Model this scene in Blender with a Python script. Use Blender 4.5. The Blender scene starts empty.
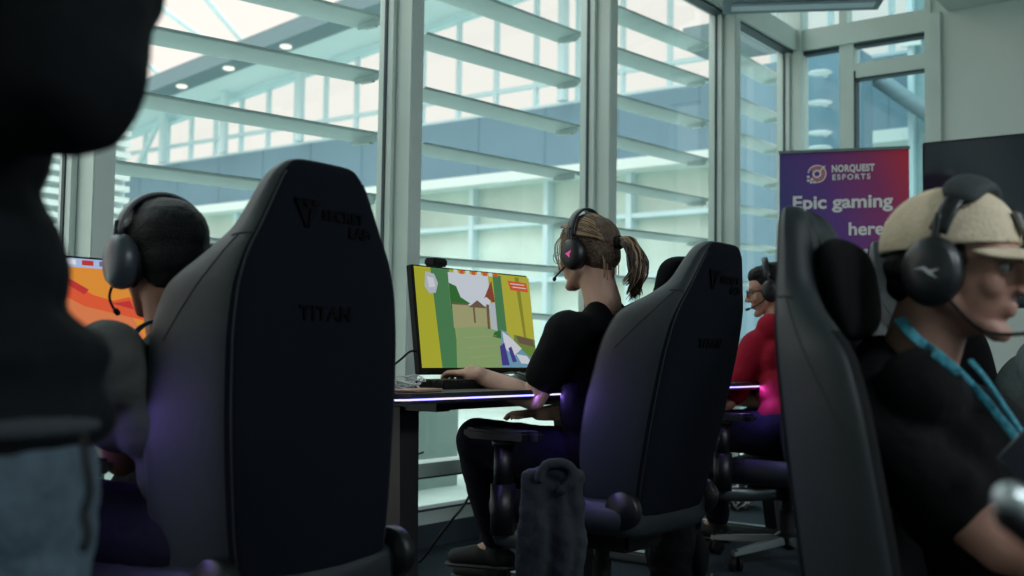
import bpy, bmesh, math, random
from mathutils.bvhtree import BVHTree
from mathutils import Vector, Matrix, Euler
random.seed(7)
R = math.radians
COL = bpy.context.scene.collection

# ------------------------------------------------------------------ camera model (used to read real positions off the photo)
FPX, CAMZ = 1090.0, 0.87
AZ, PITCH, ROLL = R(37.0), R(3.36), R(0.8)
_f = Vector((math.cos(PITCH)*math.cos(AZ), math.cos(PITCH)*math.sin(AZ), math.sin(PITCH)))
_r0 = Vector((math.sin(AZ), -math.cos(AZ), 0)); _u0 = _r0.cross(_f)
_r = _r0*math.cos(ROLL) + _u0*math.sin(ROLL); _u = -_r0*math.sin(ROLL) + _u0*math.cos(ROLL)
CAM = Vector((0, 0, CAMZ))
def ray(px, py): return _f + _r*((px-512)/FPX) + _u*((288-py)/FPX)
def onY(px, py, y): d = ray(px, py); return CAM + d*(y/d.y)
def onX(px, py, x): d = ray(px, py); return CAM + d*(x/d.x)
def onZ(px, py, z): d = ray(px, py); return CAM + d*((z-CAMZ)/d.z)
def onD(px, py, d): return CAM + ray(px, py)*d

cd = bpy.data.cameras.new('camera'); cam = bpy.data.objects.new('camera', cd); COL.objects.link(cam)
M = Matrix((_r, _u, -_f)).transposed().to_4x4(); M.translation = CAM
cam.matrix_world = M
cd.sensor_width = 36; cd.lens = FPX/1024*36; cd.clip_start = .05; cd.clip_end = 300
cd.dof.use_dof = True; cd.dof.focus_distance = 3.3; cd.dof.aperture_fstop = 3.2
bpy.context.scene.camera = cam

# ------------------------------------------------------------------ materials
def lin(c):
    c = c/255.0
    return c/12.92 if c <= .04045 else ((c+.055)/1.055)**2.4
def L3(c): return (lin(c[0]), lin(c[1]), lin(c[2]), 1)
def mat(name, c, rough=.6, metal=0, var=0, vscale=30, bump=0, bscale=200, spec=.5, sheen=0, emit=None, es=0):
    m = bpy.data.materials.new(name); m.use_nodes = True; nt = m.node_tree; b = nt.nodes['Principled BSDF']
    b.inputs['Base Color'].default_value = L3(c); b.inputs['Roughness'].default_value = rough
    b.inputs['Metallic'].default_value = metal; b.inputs['Specular IOR Level'].default_value = spec
    if sheen: b.inputs['Sheen Weight'].default_value = sheen
    if emit: b.inputs['Emission Color'].default_value = L3(emit); b.inputs['Emission Strength'].default_value = es
    tc = nt.nodes.new('ShaderNodeTexCoord')
    if var:
        n = nt.nodes.new('ShaderNodeTexNoise'); n.inputs['Scale'].default_value = vscale; n.inputs['Detail'].default_value = 5
        rp = nt.nodes.new('ShaderNodeValToRGB')
        a = L3(c); rp.color_ramp.elements[0].position = .3; rp.color_ramp.elements[1].position = .7
        rp.color_ramp.elements[0].color = tuple(max(0, v*(1-var)) for v in a[:3])+(1,)
        rp.color_ramp.elements[1].color = tuple(min(1, v*(1+var)) for v in a[:3])+(1,)
        nt.links.new(tc.outputs['Object'], n.inputs['Vector']); nt.links.new(n.outputs['Fac'], rp.inputs['Fac'])
        nt.links.new(rp.outputs['Color'], b.inputs['Base Color'])
    if bump:
        n2 = nt.nodes.new('ShaderNodeTexNoise'); n2.inputs['Scale'].default_value = bscale; n2.inputs['Detail'].default_value = 4
        bp = nt.nodes.new('ShaderNodeBump'); bp.inputs['Strength'].default_value = bump; bp.inputs['Distance'].default_value = .01
        nt.links.new(tc.outputs['Object'], n2.inputs['Vector']); nt.links.new(n2.outputs['Fac'], bp.inputs['Height'])
        nt.links.new(bp.outputs['Normal'], b.inputs['Normal'])
    return m
def emis(name, c, s):
    m = bpy.data.materials.new(name); m.use_nodes = True; nt = m.node_tree; nt.nodes.clear()
    e = nt.nodes.new('ShaderNodeEmission'); o = nt.nodes.new('ShaderNodeOutputMaterial')
    e.inputs['Color'].default_value = L3(c); e.inputs['Strength'].default_value = s
    nt.links.new(e.outputs[0], o.inputs[0]); return m
def glassmat(name, tint, refl=1.0):
    m = bpy.data.materials.new(name); m.use_nodes = True; nt = m.node_tree; nt.nodes.clear()
    t = nt.nodes.new('ShaderNodeBsdfTransparent'); t.inputs[0].default_value = L3(tint)
    g = nt.nodes.new('ShaderNodeBsdfGlossy'); g.inputs['Roughness'].default_value = .02; g.inputs[0].default_value = (.8*refl, .92*refl, .95*refl, 1)
    lw = nt.nodes.new('ShaderNodeLayerWeight'); lw.inputs[0].default_value = .5
    pw = nt.nodes.new('ShaderNodeMath'); pw.operation = 'POWER'; pw.inputs[1].default_value = 4.0; nt.links.new(lw.outputs['Facing'], pw.inputs[0])
    fr = nt.nodes.new('ShaderNodeMath'); fr.operation = 'MULTIPLY_ADD'; fr.inputs[1].default_value = .7; fr.inputs[2].default_value = .045; nt.links.new(pw.outputs[0], fr.inputs[0])
    mx = nt.nodes.new('ShaderNodeMixShader'); o = nt.nodes.new('ShaderNodeOutputMaterial')
    nt.links.new(fr.outputs[0], mx.inputs[0]); nt.links.new(t.outputs[0], mx.inputs[1]); nt.links.new(g.outputs[0], mx.inputs[2])
    nt.links.new(mx.outputs[0], o.inputs[0]); return m

FRAME = mat('painted_frame', (206, 218, 212), .45, 0, .05, 3)
FRAMED = mat('window_gasket', (40, 58, 66), .5)
LOUV = mat('louver_metal', (192, 208, 206), .5, 0, .05, 4)
WALL = mat('painted_wall', (216, 224, 219), .8, 0, .03, 2)
CEIL = mat('ceiling_white', (196, 204, 200), .85)
GLASS = glassmat('window_glass', (236, 245, 245))
CARPET = mat('carpet', (40, 50, 57), .95, 0, .5, 90, .6, 260, .2)
SILLD = mat('dark_baseboard', (40, 52, 60), .6)
LEATHER = mat('chair_leather', (27, 34, 38), .5, 0, .12, 60, .15, 600, .45)
LEATHD = mat('chair_rear_fabric', (9, 14, 23), .85, 0, .15, 200, .25, 900, .12)
VELVET = mat('pillow_velour', (10, 11, 16), .9, 0, 0, 1, .2, 400, .2)
EMBR = mat('embroidery', (5, 6, 9), .85, spec=.1)
WINGIN = mat('wing_lining', (9, 11, 14), .85, 0, 0, 1, .2, 400, .2)
SEAM = mat('seam_thread', (10, 13, 15), .7)
PLASTIC = mat('black_plastic', (13, 14, 18), .42, spec=.45)
PLASTD = mat('matte_black', (7, 7, 10), .7, spec=.3)
METGREY = mat('grey_metal', (110, 116, 118), .35, .8)
CHROME = mat('chrome', (190, 195, 200), .2, 1)
SKIN = mat('skin', (178, 132, 112), .55, 0, .06, 25, .08, 300)
SKIN2 = mat('skin_warm', (150, 100, 78), .55, 0, .06, 25, .08, 300)
SKIN4 = mat('skin_tan', (160, 118, 102), .55, 0, .06, 25, .08, 300)
SKIN3 = mat('skin_light', (200, 158, 140), .55, 0, .05, 25, .08, 300)
HAIRB = mat('black_hair', (6, 5, 7), .55, 0, .4, 120, .5, 220, .2)
HAIRW = mat('blond_brown_hair', (84, 64, 50), .5, 0, .55, 60, .8, 160)
TEEB = mat('black_tee', (5, 6, 9), .9, 0, .1, 20, .25, 60, .2)
TEEG = mat('grey_tee', (74, 76, 74), .9, 0, .1, 20, .25, 60, .2)
TEER = mat('red_tee', (150, 20, 44), .85, 0, .08, 20, .25, 60, .2)
SWEAT = mat('grey_sweatshirt', (92, 104, 104), .95, 0, .25, 300, .3, 300, .2)
JACK = mat('dark_jacket', (9, 12, 16), .9, 0, .12, 20, .3, 40, .15)
JEANS = mat('blue_jeans', (66, 80, 90), .9, 0, .2, 50, .4, 90, .2)
TROUS = mat('dark_trousers', (20, 18, 36), .9, 0, .1, 20, .3, 40, .2)
SHOE = mat('black_shoe', (16, 17, 20), .7)
SOLE = mat('pale_sole', (60, 64, 66), .7)
CAPM = mat('beige_cap', (216, 200, 174), .9, 0, .07, 40, .3, 160, .2)
LANY = mat('teal_lanyard', (58, 140, 160), .7, 0, .5, 110)
DESKM = mat('desk_top', (24, 25, 33), .45, 0, .1, 40)

# ------------------------------------------------------------------ mesh helpers
def finish(name, bm, m, parent=None, smooth=True, angle=None):
    me = bpy.data.meshes.new(name); bm.normal_update(); bm.to_mesh(me); bm.free()
    for x in (m if isinstance(m, (list, tuple)) else [m]): me.materials.append(x)
    if smooth:
        for p in me.polygons: p.use_smooth = True
        if angle:
            me.set_sharp_from_angle(angle=R(angle))
    o = bpy.data.objects.new(name, me); COL.objects.link(o)
    if parent: o.parent = parent
    return o
def tag(o, label=None, cat=None, group=None, kind=None):
    if label: o['label'] = label
    if cat: o['category'] = cat
    if group: o['group'] = group
    if kind: o['kind'] = kind
    return o
def empty(name, loc=(0, 0, 0), rz=0, **k):
    o = bpy.data.objects.new(name, None); COL.objects.link(o); o.location = loc; o.rotation_euler = (0, 0, rz)
    o.empty_display_size = .1
    return tag(o, **k)
def struct(name, bm, m, **k):
    o = finish(name, bm, m, smooth=False, **k); o['kind'] = 'structure'; return o
def copy_tree(o, parent=None):
    c = o.copy(); COL.objects.link(c)
    if parent: c.parent = parent
    for ch in list(o.children): copy_tree(ch, c)
    return c
def box(bm, x0, x1, y0, y1, z0, z1, mi=0, mt=None):
    vs = [bm.verts.new((x, y, z)) for x in (x0, x1) for y in (y0, y1) for z in (z0, z1)]
    if mt: 
        for v in vs: v.co = mt @ v.co
    for q in ((0,1,3,2), (4,6,7,5), (0,4,5,1), (2,3,7,6), (0,2,6,4), (1,5,7,3)):
        f = bm.faces.new([vs[i] for i in q]); f.material_index = mi
    return vs
def rbox(name, x0, x1, y0, y1, z0, z1, m, parent=None, bev=.01, seg=3, mt=None):
    bm = bmesh.new(); box(bm, x0, x1, y0, y1, z0, z1, mt=mt)
    bmesh.ops.bevel(bm, geom=bm.edges[:], offset=bev, segments=seg, profile=.5, affect='EDGES')
    return finish(name, bm, m, parent, True, 40)
def basis(d):
    d = d.normalized(); a = Vector((0, 0, 1)) if abs(d.z) < .95 else Vector((1, 0, 0))
    s = d.cross(a).normalized(); return s, s.cross(d).normalized()
def tube(bm, pts, r, n=10, cap=True, mi=0, flat=1.0, up=None):
    pts = [Vector(p) for p in pts]; rs = r if isinstance(r, (list, tuple)) else [r]*len(pts)
    rings = []; prev = None
    for i, p in enumerate(pts):
        d = (pts[min(i+1, len(pts)-1)] - pts[max(i-1, 0)])
        if d.length < 1e-9: d = Vector((0, 0, 1))
        d.normalize()
        if prev is None:
            s, t = basis(d)
            if up is not None:
                t = (Vector(up) - d*Vector(up).dot(d)).normalized(); s = d.cross(t).normalized()
        else:
            s = (prev - d*prev.dot(d)).normalized(); t = d.cross(s).normalized()*1
            t = -t if t.dot(pt) < 0 else t
        prev = s; pt = t
        rings.append([bm.verts.new(p + (s*math.cos(2*math.pi*k/n) + t*math.sin(2*math.pi*k/n)*flat)*rs[i]) for k in range(n)])
    for a, b in zip(rings, rings[1:]):
        for k in range(n):
            f = bm.faces.new((a[k], a[(k+1) % n], b[(k+1) % n], b[k])); f.material_index = mi
    if cap:
        f = bm.faces.new(rings[0][::-1]); f.material_index = mi
        f = bm.faces.new(rings[-1]); f.material_index = mi
def smoothpts(pts, n=6):
    pts = [Vector(p) for p in pts]; out = []
    P = [pts[0]] + pts + [pts[-1]]
    for i in range(1, len(P)-2):
        for k in range(n):
            t = k/n; a, b, c, d = P[i-1], P[i], P[i+1], P[i+2]
            out.append(.5*((2*b) + (c-a)*t + (2*a-5*b+4*c-d)*t*t + (3*b-a-3*c+d)*t**3))
    out.append(pts[-1]); return out
def cable(name, pts, r, m, parent=None, n=8):
    bm = bmesh.new(); tube(bm, smoothpts(pts), r, n); return finish(name, bm, m, parent)
def lathe(bm, prof, n=32, mt=None, mi=0):
    rings = []
    for r, z in prof:
        rings.append([bm.verts.new((mt @ Vector((r*math.cos(2*math.pi*k/n), r*math.sin(2*math.pi*k/n), z))) if mt else (r*math.cos(2*math.pi*k/n), r*math.sin(2*math.pi*k/n), z)) for k in range(n)])
    for a, b in zip(rings, rings[1:]):
        for k in range(n):
            f = bm.faces.new((a[k], a[(k+1) % n], b[(k+1) % n], b[k])); f.material_index = mi
    f = bm.faces.new(rings[0][::-1]); f.material_index = mi; f = bm.faces.new(rings[-1]); f.material_index = mi
def ell(bm, c, r, rot=None, mt=None, n=20):
    m = Matrix.Translation(Vector(c)) @ (rot.to_4x4() if rot else Matrix.Identity(4)) @ Matrix.Diagonal((r[0], r[1], r[2], 1))
    if mt: m = mt @ m
    bmesh.ops.create_uvsphere(bm, u_segments=n, v_segments=max(8, n//2), radius=1, matrix=m)
def cap(bm, p0, p1, r0, r1, mt=None, n=16):
    p0 = Vector(p0); p1 = Vector(p1)
    if mt: p0 = mt @ p0; p1 = mt @ p1
    d = p1-p0; Ln = d.length
    if Ln < 1e-6: return
    d.normalize(); pts = []; rs = []
    for k in range(5):
        a = math.pi/2*(k/5 + .04) if k == 0 else math.pi/2*k/5
        pts.append(p0 - d*r0*math.cos(a)); rs.append(r0*math.sin(a))
    pts.append(p0); rs.append(r0); pts.append(p1); rs.append(r1)
    for k in range(4, -1, -1):
        a = math.pi/2*(k/5 + .04) if k == 0 else math.pi/2*k/5
        pts.append(p1 + d*r1*math.cos(a)); rs.append(r1*math.sin(a))
    s, t = basis(d); rings = []
    for p, r in zip(pts, rs):
        rings.append([bm.verts.new(p + (s*math.cos(2*math.pi*k/n)+t*math.sin(2*math.pi*k/n))*r) for k in range(n)])
    for a, b in zip(rings, rings[1:]):
        for k in range(n): bm.faces.new((a[k], a[(k+1) % n], b[(k+1) % n], b[k]))
    bm.faces.new(rings[0][::-1]); bm.faces.new(rings[-1])
def chain(bm, pts, rs, mt=None):
    for i in range(len(pts)-1): cap(bm, pts[i], pts[i+1], rs[i], rs[i+1], mt)
def blob(name, bm, m, parent=None, vox=.006, sm=4, disp=0, dscale=.1):
    bmesh.ops.recalc_face_normals(bm, faces=bm.faces[:])
    o = finish(name, bm, m, parent)
    md = o.modifiers.new('remesh', 'REMESH'); md.mode = 'VOXEL'; md.voxel_size = vox; md.use_smooth_shade = True
    s = o.modifiers.new('smooth', 'SMOOTH'); s.factor = .5; s.iterations = sm
    if disp:
        t = bpy.data.textures.new(name+'_folds', 'CLOUDS'); t.noise_scale = dscale; t.noise_depth = 2
        d = o.modifiers.new('folds', 'DISPLACE'); d.texture = t; d.strength = disp; d.mid_level = .5; d.texture_coords = 'GLOBAL'
    return o
def text(name, body, size, m, parent, mt, align='LEFT', off=0, ext=.0015, space=1.0, sx=1.0):
    c = bpy.data.curves.new(name, 'FONT'); c.body = body; c.size = size; c.align_x = align; c.offset = off; c.extrude = ext
    c.space_character = space; c.materials.append(m)
    o = bpy.data.objects.new(name, c); COL.objects.link(o)
    if parent: o.parent = parent
    o.matrix_local = mt @ Matrix.Diagonal((sx, 1, 1, 1))
    dg = bpy.context.evaluated_depsgraph_get(); me = bpy.data.meshes.new_from_object(o.evaluated_get(dg)); 
    n = bpy.data.objects.new(name, me); COL.objects.link(n); n.parent = parent; n.matrix_local = o.matrix_local.copy(); bpy.data.objects.remove(o); 
    n.name = name; return n

# ------------------------------------------------------------------ the room
WY = 3.25            # inner face of the glazed wall
CX = 7.90            # inner face of the end wall
MX = [-2.73, -1.15, .43, 2.01, 3.51, 5.14, 6.73]     # mullion centres
bm = bmesh.new(); box(bm, -3.5, CX+.2, -6, WY+.1, -.1, 0); struct('floor', bm, CARPET)
bm = bmesh.new(); box(bm, -3.5, CX+.2, -6, 2.0, 3.32, 3.5); struct('ceiling', bm, CEIL)
bm = bmesh.new(); box(bm, -3.5, CX+.2, 2.0, 2.12, 3.32, 4.6); box(bm, -3.5, CX+.2, 2.05, WY+.1, 4.5, 4.6); struct('ceiling_high', bm, CEIL)
bm = bmesh.new(); box(bm, CX, CX+.2, -6, 2.24, 0, 4.6); struct('wall_right', bm, WALL)
bm = bmesh.new(); box(bm, -3.6, -3.5, -6, WY+.1, 0, 4.6); struct('wall_left', bm, WALL)
bm = bmesh.new(); box(bm, -3.6, CX+.2, -6.1, -6, 0, 4.6); struct('wall_back', bm, WALL)
# glazed wall
HZ0, HZ1 = 3.20, 3.36
bm = bmesh.new(); box(bm, -3.5, CX+.1, WY-.02, WY+.12, 0, .10); struct('baseboard_window', bm, SILLD)
def window(n, x0, x1):
    w = empty('window_%d' % n, ((x0+x1)/2, WY, 0), kind='structure')
    cx = (x0+x1)/2
    bm = bmesh.new(); a, b = x0-cx+.042, x1-cx-.042
    box(bm, a, b, -.01, .11, .10, .155); box(bm, a, b, -.01, .11, .31, .37)
    box(bm, a, b, -.03, .12, HZ0, HZ1); box(bm, a, b, -.01, .11, 4.42, 4.5)
    for s in (a, b-.022): box(bm, s, s+.022, .02, .09, .155, HZ0); 
    finish('window_frame', bm, FRAME, w, False)
    bm = bmesh.new()
    for s0, s1 in ((a+.022, a+.027), (b-.027, b-.022)): box(bm, s0, s1, .052, .068, .155, HZ0)
    box(bm, a, b, .0, .08, HZ0-.016, HZ0); box(bm, a, b, .0, .08, .30, .312); box(bm, a, b, .0, .08, .155, .165)
    finish('window_gasket', bm, FRAMED, w, False)
    bm = bmesh.new(); 
    for z0, z1 in ((.15, .32), (.36, HZ0), (HZ1, 4.45)):
        v = [bm.verts.new(c) for c in ((a, .06, z0), (b, .06, z0), (b, .06, z1), (a, .06, z1))]; bm.faces.new(v)
    finish('window_pane', bm, GLASS, w, False)
ends = MX + [CX-.02]
for i in range(len(ends)-1): window(i+1, ends[i], ends[i+1])
for i, x in enumerate(MX):
    bm = bmesh.new(); box(bm, x-.040, x+.040, WY-.072, WY+.13, 0, 4.6)
    bmesh.ops.bevel(bm, geom=bm.edges[:], offset=.005, segments=2, affect='EDGES')
    o = struct('trim_%d' % (i+1), bm, FRAME)
bm = bmesh.new(); box(bm, CX-.06, CX+.1, WY-.06, WY+.13, 0, 4.6); struct('trim_corner', bm, FRAME)
# end-wall window
w = empty('window_8', (CX, 2.7, 0), kind='structure')
bm = bmesh.new()
box(bm, -.02, .12, -.46, .5, HZ0, HZ1); box(bm, -.02, .12, -.46, .5, 0, .12)
ysub = onX(847, 80, CX).y - 2.7; zt = onX(860, 70, CX).z
box(bm, .0, .12, ysub-.05, ysub+.06, 0, HZ0); box(bm, .0, .12, -.46, ysub-.05, zt-.055, zt+.055)
box(bm, .0, .12, ysub-.0, ysub+.06, HZ1, 4.6)
box(bm, -.026, .115, -.462, -.42, 0, 4.6)
finish('window_frame', bm, FRAME, w, False)
bm = bmesh.new(); box(bm, .006, .08, -.42, .5, HZ0-.03, HZ0-.001); box(bm, .006, .08, -.42, ysub-.052, zt-.07, zt-.055); box(bm, .0, .08, ysub-.065, ysub-.05, .12, zt); finish('window_gasket', bm, FRAMED, w, False)
bm = bmesh.new()
for y0, y1, z0, z1 in ((-.42, .5, .1, HZ0), (-.42, .5, HZ1, 4.5)):
    bm.faces.new([bm.verts.new(c) for c in ((.06, y0, z0), (.06, y1, z0), (.06, y1, z1), (.06, y0, z1))])
finish('window_pane', bm, glassmat('tinted_glass', (196, 224, 228)), w, False)
# boundary wall trim
bm = bmesh.new(); box(bm, CX-.03, CX, 2.17, 2.24, 0, 3.32); struct('trim_8', bm, FRAME)

# ------------------------------------------------------------------ sun-shade fins outside the glass
fin_px = [
 ('A', (345, 6), (393, 18), 1), ('A', (161, 26.8), (390, 72.5), 0), ('A', (131, 89), (388, 134), 0), ('A', (115, 160), (387, 195), 0), ('A', (113, 228), (386, 254), 0), ('A', (110, 292), (385, 306), 0),
 ('B', (427, -26), (587, 34), 0), ('B', (427, 31.6), (586.4, 79.7), 0), ('B', (425, 86.2), (585, 126.3), 0), ('B', (423.6, 141.9), (582.7, 172.2), 0), ('B', (421, 199), (583, 220), 0), ('B', (419.4, 255.7), (583, 268), 0), ('B', (418, 303), (583, 317), 0),
 ('C', (615, 3.5), (712, 43.7), 0), ('C', (614, 45.5), (712, 79), 0), ('C', (614.6, 93), (712, 121), 0), ('C', (614, 134), (712, 159), 0), ('C', (614, 180), (712, 199), 0), ('C', (614, 227), (712, 239), 0), ('C', (613, 275), (712, 281), 0),
 ('D', (736, 50), (786, 78), 0), ('D', (736, 95), (786, 117), 0), ('D', (736, 131), (786, 148), 0), ('D', (735, 167), (786, 182), 0), ('D', (735, 204), (786, 212), 0), ('D', (735, 242), (786, 248), 0), ('D', (735, 281), (786, 283), 0)]
names = {'A': 'bay left of the widest post', 'B': 'bay above the yellow-green monitor', 'C': 'bay right of the ponytailed head', 'D': 'narrow corner bay'}
FY = WY+.30
cnt = {}
tops = {'A': 'topmost', 'B': 'topmost', 'C': 'topmost', 'D': 'topmost'}
ordn = ['topmost', 'second from top', 'third from top', 'fourth from top', 'fifth from top', 'sixth from top', 'lowest']
for k, a, b, _ in fin_px:
    p0 = onY(a[0], a[1], FY); p1 = onY(b[0], b[1], FY)
    if k == 'A' and a[0] > 300: p0 = p1 + (p0-p1)*1.0; q = onY(161, 26.8, FY) - onY(390, 72.5, FY); p0 = p1 + q
    i = cnt.get(k, 0); cnt[k] = i+1
    if k == 'A': p0 = p1 + (p0-p1)*(1.50/(p0-p1).length)
    root = empty('sun_shade_fin', p1)
    total = sum(1 for f in fin_px if f[0] == k)
    word = 'lowest' if i == total-1 else ordn[i]
    tag(root, 'pale sun-shade fin, %s, outside the %s' % (word, names[k]), 'sun shade', 'horizontal sun-shade fins outside the glass')
    d = p0-p1
    bm = bmesh.new()
    prof = [(0, 0), (0, -.006), (.008, -.012), (.19, -.024), (.215, -.018), (.215, -.008), (.19, 0)]
    A = [bm.verts.new((0, y, z)) for y, z in prof]; B = [bm.verts.new((d.x, d.y+y, d.z+z)) for y, z in prof]
    n = len(prof)
    for j in range(n): bm.faces.new((A[j], A[(j+1) % n], B[(j+1) % n], B[j]))
    bm.faces.new(A[::-1]); bm.faces.new(B)
    finish('blade', bm, LOUV, root, False)
    bm = bmesh.new(); box(bm, -.075, -.069, .01, .16, -.050, -.016); box(bm, -.085, -.059, .04, .12, -.054, -.048); box(bm, -.03, -.018, -.175, .02, -.024, -.008)
    finish('bracket', bm, LOUV, root, False)

# ------------------------------------------------------------------ outside
ext_white = mat('pale_render', (222, 232, 228), .8, 0, .04, .4)
ext_band = mat('blue_grey_cladding', (112, 142, 158), .7, 0, .06, .6)
ext_beam = mat('soffit_edge_grey', (112, 132, 138), .7)
ext_soff = mat('soffit_pale', (214, 228, 230), .8)
ext_mull = mat('facade_mullion', (200, 224, 228), .5)
ext_glass_refl = mat('lower_glazing', (196, 214, 204), .25, 0, .22, .55, 0, 1, .6)  # bright reflections painted into the opaque glazing as tone patches
ext_ground = mat('terrace_paving', (164, 176, 168), .9, 0, .1, 2)
bm = bmesh.new(); box(bm, -14, 60, WY+.12, 60, -.4, -.06); struct('ground_terrace', bm, ext_ground)
X0 = 16.0
bld = empty('atrium_wing', (X0, 16, 0)); tag(bld, 'pale building wing with blue-grey cladding band and tall upper windows outside the glass', 'building')
def part(name, bm, m, loc=None):
    bmesh.ops.translate(bm, verts=bm.verts[:], vec=-Vector((X0, 16, 0))); return finish(name, bm, m, bld, False)
ZB0, ZB1, ZF = 4.17, 5.32, 3.99
Y0, Y1 = 3.6, 44
bm = bmesh.new(); box(bm, X0, X0+.5, Y0, Y1, ZB0, ZB1)
for j in range(26): box(bm, X0-.012, X0, Y0+j*1.55, Y0+j*1.55+.02, ZB0, ZB1)
part('cladding_band', bm, ext_band)
bm = bmesh.new(); box(bm, X0-.25, X0+.5, Y0, Y1, ZF, ZB0); part('fascia', bm, ext_white)
def zroof(y): return 6.3 + (24.6-y)*.103
bm = bmesh.new()
def slab(bm, x0, x1, y0, y1, dz0, dz1):
    vs = [bm.verts.new((x, y, zroof(y)+d)) for x in (x0, x1) for y in (y0, y1) for d in (dz0, dz1)]
    for q in ((0,1,3,2), (4,6,7,5), (0,4,5,1), (2,3,7,6), (0,2,6,4), (1,5,7,3)): bm.faces.new([vs[i] for i in q])
slab(bm, 15.0, X0+.4, 2, 38, .0, .3); part('roof_soffit', bm, ext_soff)
bm = bmesh.new(); slab(bm, 14.45, 15.0, 2, 38, -.03, .32); part('edge_beam', bm, ext_beam)
dl = emis('downlight_glow', (255, 250, 238), 1.6)
for px, py in ((175, 84), (218.6, 65), (271.5, 41.5), (336, 12)):
    d = ray(px, py); t = (6.3+2.534-.03-CAMZ)/(d.z+.103*d.y); p = CAM+d*t
    bm = bmesh.new(); lathe(bm, [(.09, -.045), (.12, -.03), (.12, .0)], 20, Matrix.Translation((14.72, p.y, zroof(p.y)-.03))); part('downlight', bm, dl)
# upper glazing: mullions, columns, mid rail
for j in range(34):
    y = 4.2+j*.93; bm = bmesh.new(); box(bm, X0+.05, X0+.15, y-.035, y+.035, ZB1, zroof(y)); o = part('facade_mullion', bm, ext_mull)
for y in (10.8, 17.65, 20.2, 22.5, 7.5):
    bm = bmesh.new(); lathe(bm, [(.10, ZB1-.0), (.10, zroof(y))], 20, Matrix.Translation((X0-.25, y, 0))); part('column', bm, ext_mull)
bm = bmesh.new(); box(bm, X0+.06, X0+.14, Y0, Y1, ZB1+.42, ZB1+.50); box(bm, X0+.03, X0+.2, Y0, Y1, ZB1, ZB1+.06); slab(bm, X0+.02, X0+.2, 2, 36, -.14, .02); part('glazing_rail', bm, ext_mull)
bm = bmesh.new(); bm.faces.new([bm.verts.new((X0+.1, y, z)) for y, z in ((Y0, ZB1), (36, ZB1), (36, zroof(36)), (Y0, zroof(Y0)))]); part('upper_glass', bm, glassmat('sky_glass', (240, 248, 248), .8))
a = onX(166, 108, X0-.2); b = onX(138, 165, X0-.2); bm = bmesh.new(); tube(bm, [a, b], .07, 10); part('diagonal_brace', bm, ext_mull)
# lower level glazing
bm = bmesh.new(); box(bm, X0+.3, X0+.4, Y0, Y1, -.1, ZF); part('lower_glazing', bm, ext_glass_refl)
for j in range(22):
    y = 4.4+j*1.75; bm = bmesh.new(); box(bm, X0+.1, X0+.3, y-.05, y+.05, -.1, ZF); part('lower_mullion', bm, ext_mull)
for z in (2.15, .9, 3.2):
    bm = bmesh.new(); box(bm, X0+.12, X0+.3, Y0, Y1, z, z+.08); part('lower_rail', bm, ext_mull)
# canopy roof beams beyond the edge beam (seen against the sky at upper left)
can = empty('glass_canopy', (10, 24, 9.3)); tag(can, 'thin diagonal frame bars of a canopy against the white sky, upper left', 'canopy')
for a, b in (((150, 0), (236, 62)), ((205, -2), (246, 46)), ((128, 48), (170, 84)), ((284, -4), (310, 26))):
    p, q = onZ(a[0], a[1], 9.3), onZ(b[0], b[1], 9.3); e = (q-p)
    bm = bmesh.new(); tube(bm, [p-e*.1-Vector((10, 24, 9.3)), q-Vector((10, 24, 9.3))], .07, 8); finish('canopy_bar', bm, ext_soff, can)
lb = empty('service_block', (5.0, 4.9, -.06)); tag(lb, 'grey low block with a dark opening on the terrace, seen under the middle desk', 'wall panel')
bm = bmesh.new(); box(bm, -1.6, .9, 0, .6, 0, .62); finish('body', bm, mat('block_grey', (150, 166, 160), .8), lb, False)
bm = bmesh.new(); box(bm, -.75, .3, -.012, .0, .20, .60); box(bm, -1.5, -.95, -.012, .0, .20, .60); finish('opening', bm, mat('grey_opening', (84, 102, 104), .4), lb, False)
bm = bmesh.new(); box(bm, -.80, -.75, -.04, .0, .14, .62); box(bm, .3, .35, -.04, .0, .14, .62); box(bm, -.8, .35, -.04, .0, .14, .19); finish('opening_frame', bm, ext_soff, lb, False)
# louvred wall outside the far left bay
lw = empty('louvred_wall', (2.6, 9, 0)); tag(lw, 'pale horizontally louvred wall outside left of the black-haired man', 'wall panel')
bm = bmesh.new(); box(bm, -.5, 3.3, 0, .1, -.1, 4.4); finish('panel', bm, ext_soff, lw, False)
bm = bmesh.new()
for j in range(40): box(bm, -.5, 3.3, -.08, -.01, .1+j*.105, .15+j*.105)
finish('slats', bm, ext_white, lw, False)
# block seen through the end-wall window, pale reflections painted into its glazing colour
eb = empty('glazed_stair_block', (13, 5.2, 0)); tag(eb, 'blue-green glazed stair block outside the end wall window behind the banner', 'building')
bm = bmesh.new(); box(bm, 0, .3, -4.5, -1.25, -.1, 9); finish('glass_wall', bm, mat('glazing_reflections', (132, 166, 170), .2, 0, .4, 1.1), eb, False)
for y in (-1.3, -1.75, -2.0, -2.45, -3.0, -3.5, -4.1):
    bm = bmesh.new(); box(bm, -.1, .0, y-.03, y+.03, -.1, 9); finish('vertical_bar', bm, ext_mull, eb, False)
bm = bmesh.new(); p, q = onX(862, 68, 12.75), onX(944, 125, 12.75); tube(bm, [p-eb.location-(q-p)*.1, q-eb.location+(q-p)*.4], .1, 10); finish('stair_rail', bm, ext_beam, eb)
bm = bmesh.new(); p, q = onX(900, 30, 12.85), onX(920, 44, 12.85); o_ = eb.location
box(bm, -.14, -.1, q.y-o_.y, p.y-o_.y, q.z, p.z); finish('bright_pane', bm, ext_white, eb, False)
gb = empty('cladding_block', (12.2, 6, 0)); tag(gb, 'blue-grey clad block beyond the corner post with three pale discs', 'building')
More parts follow.
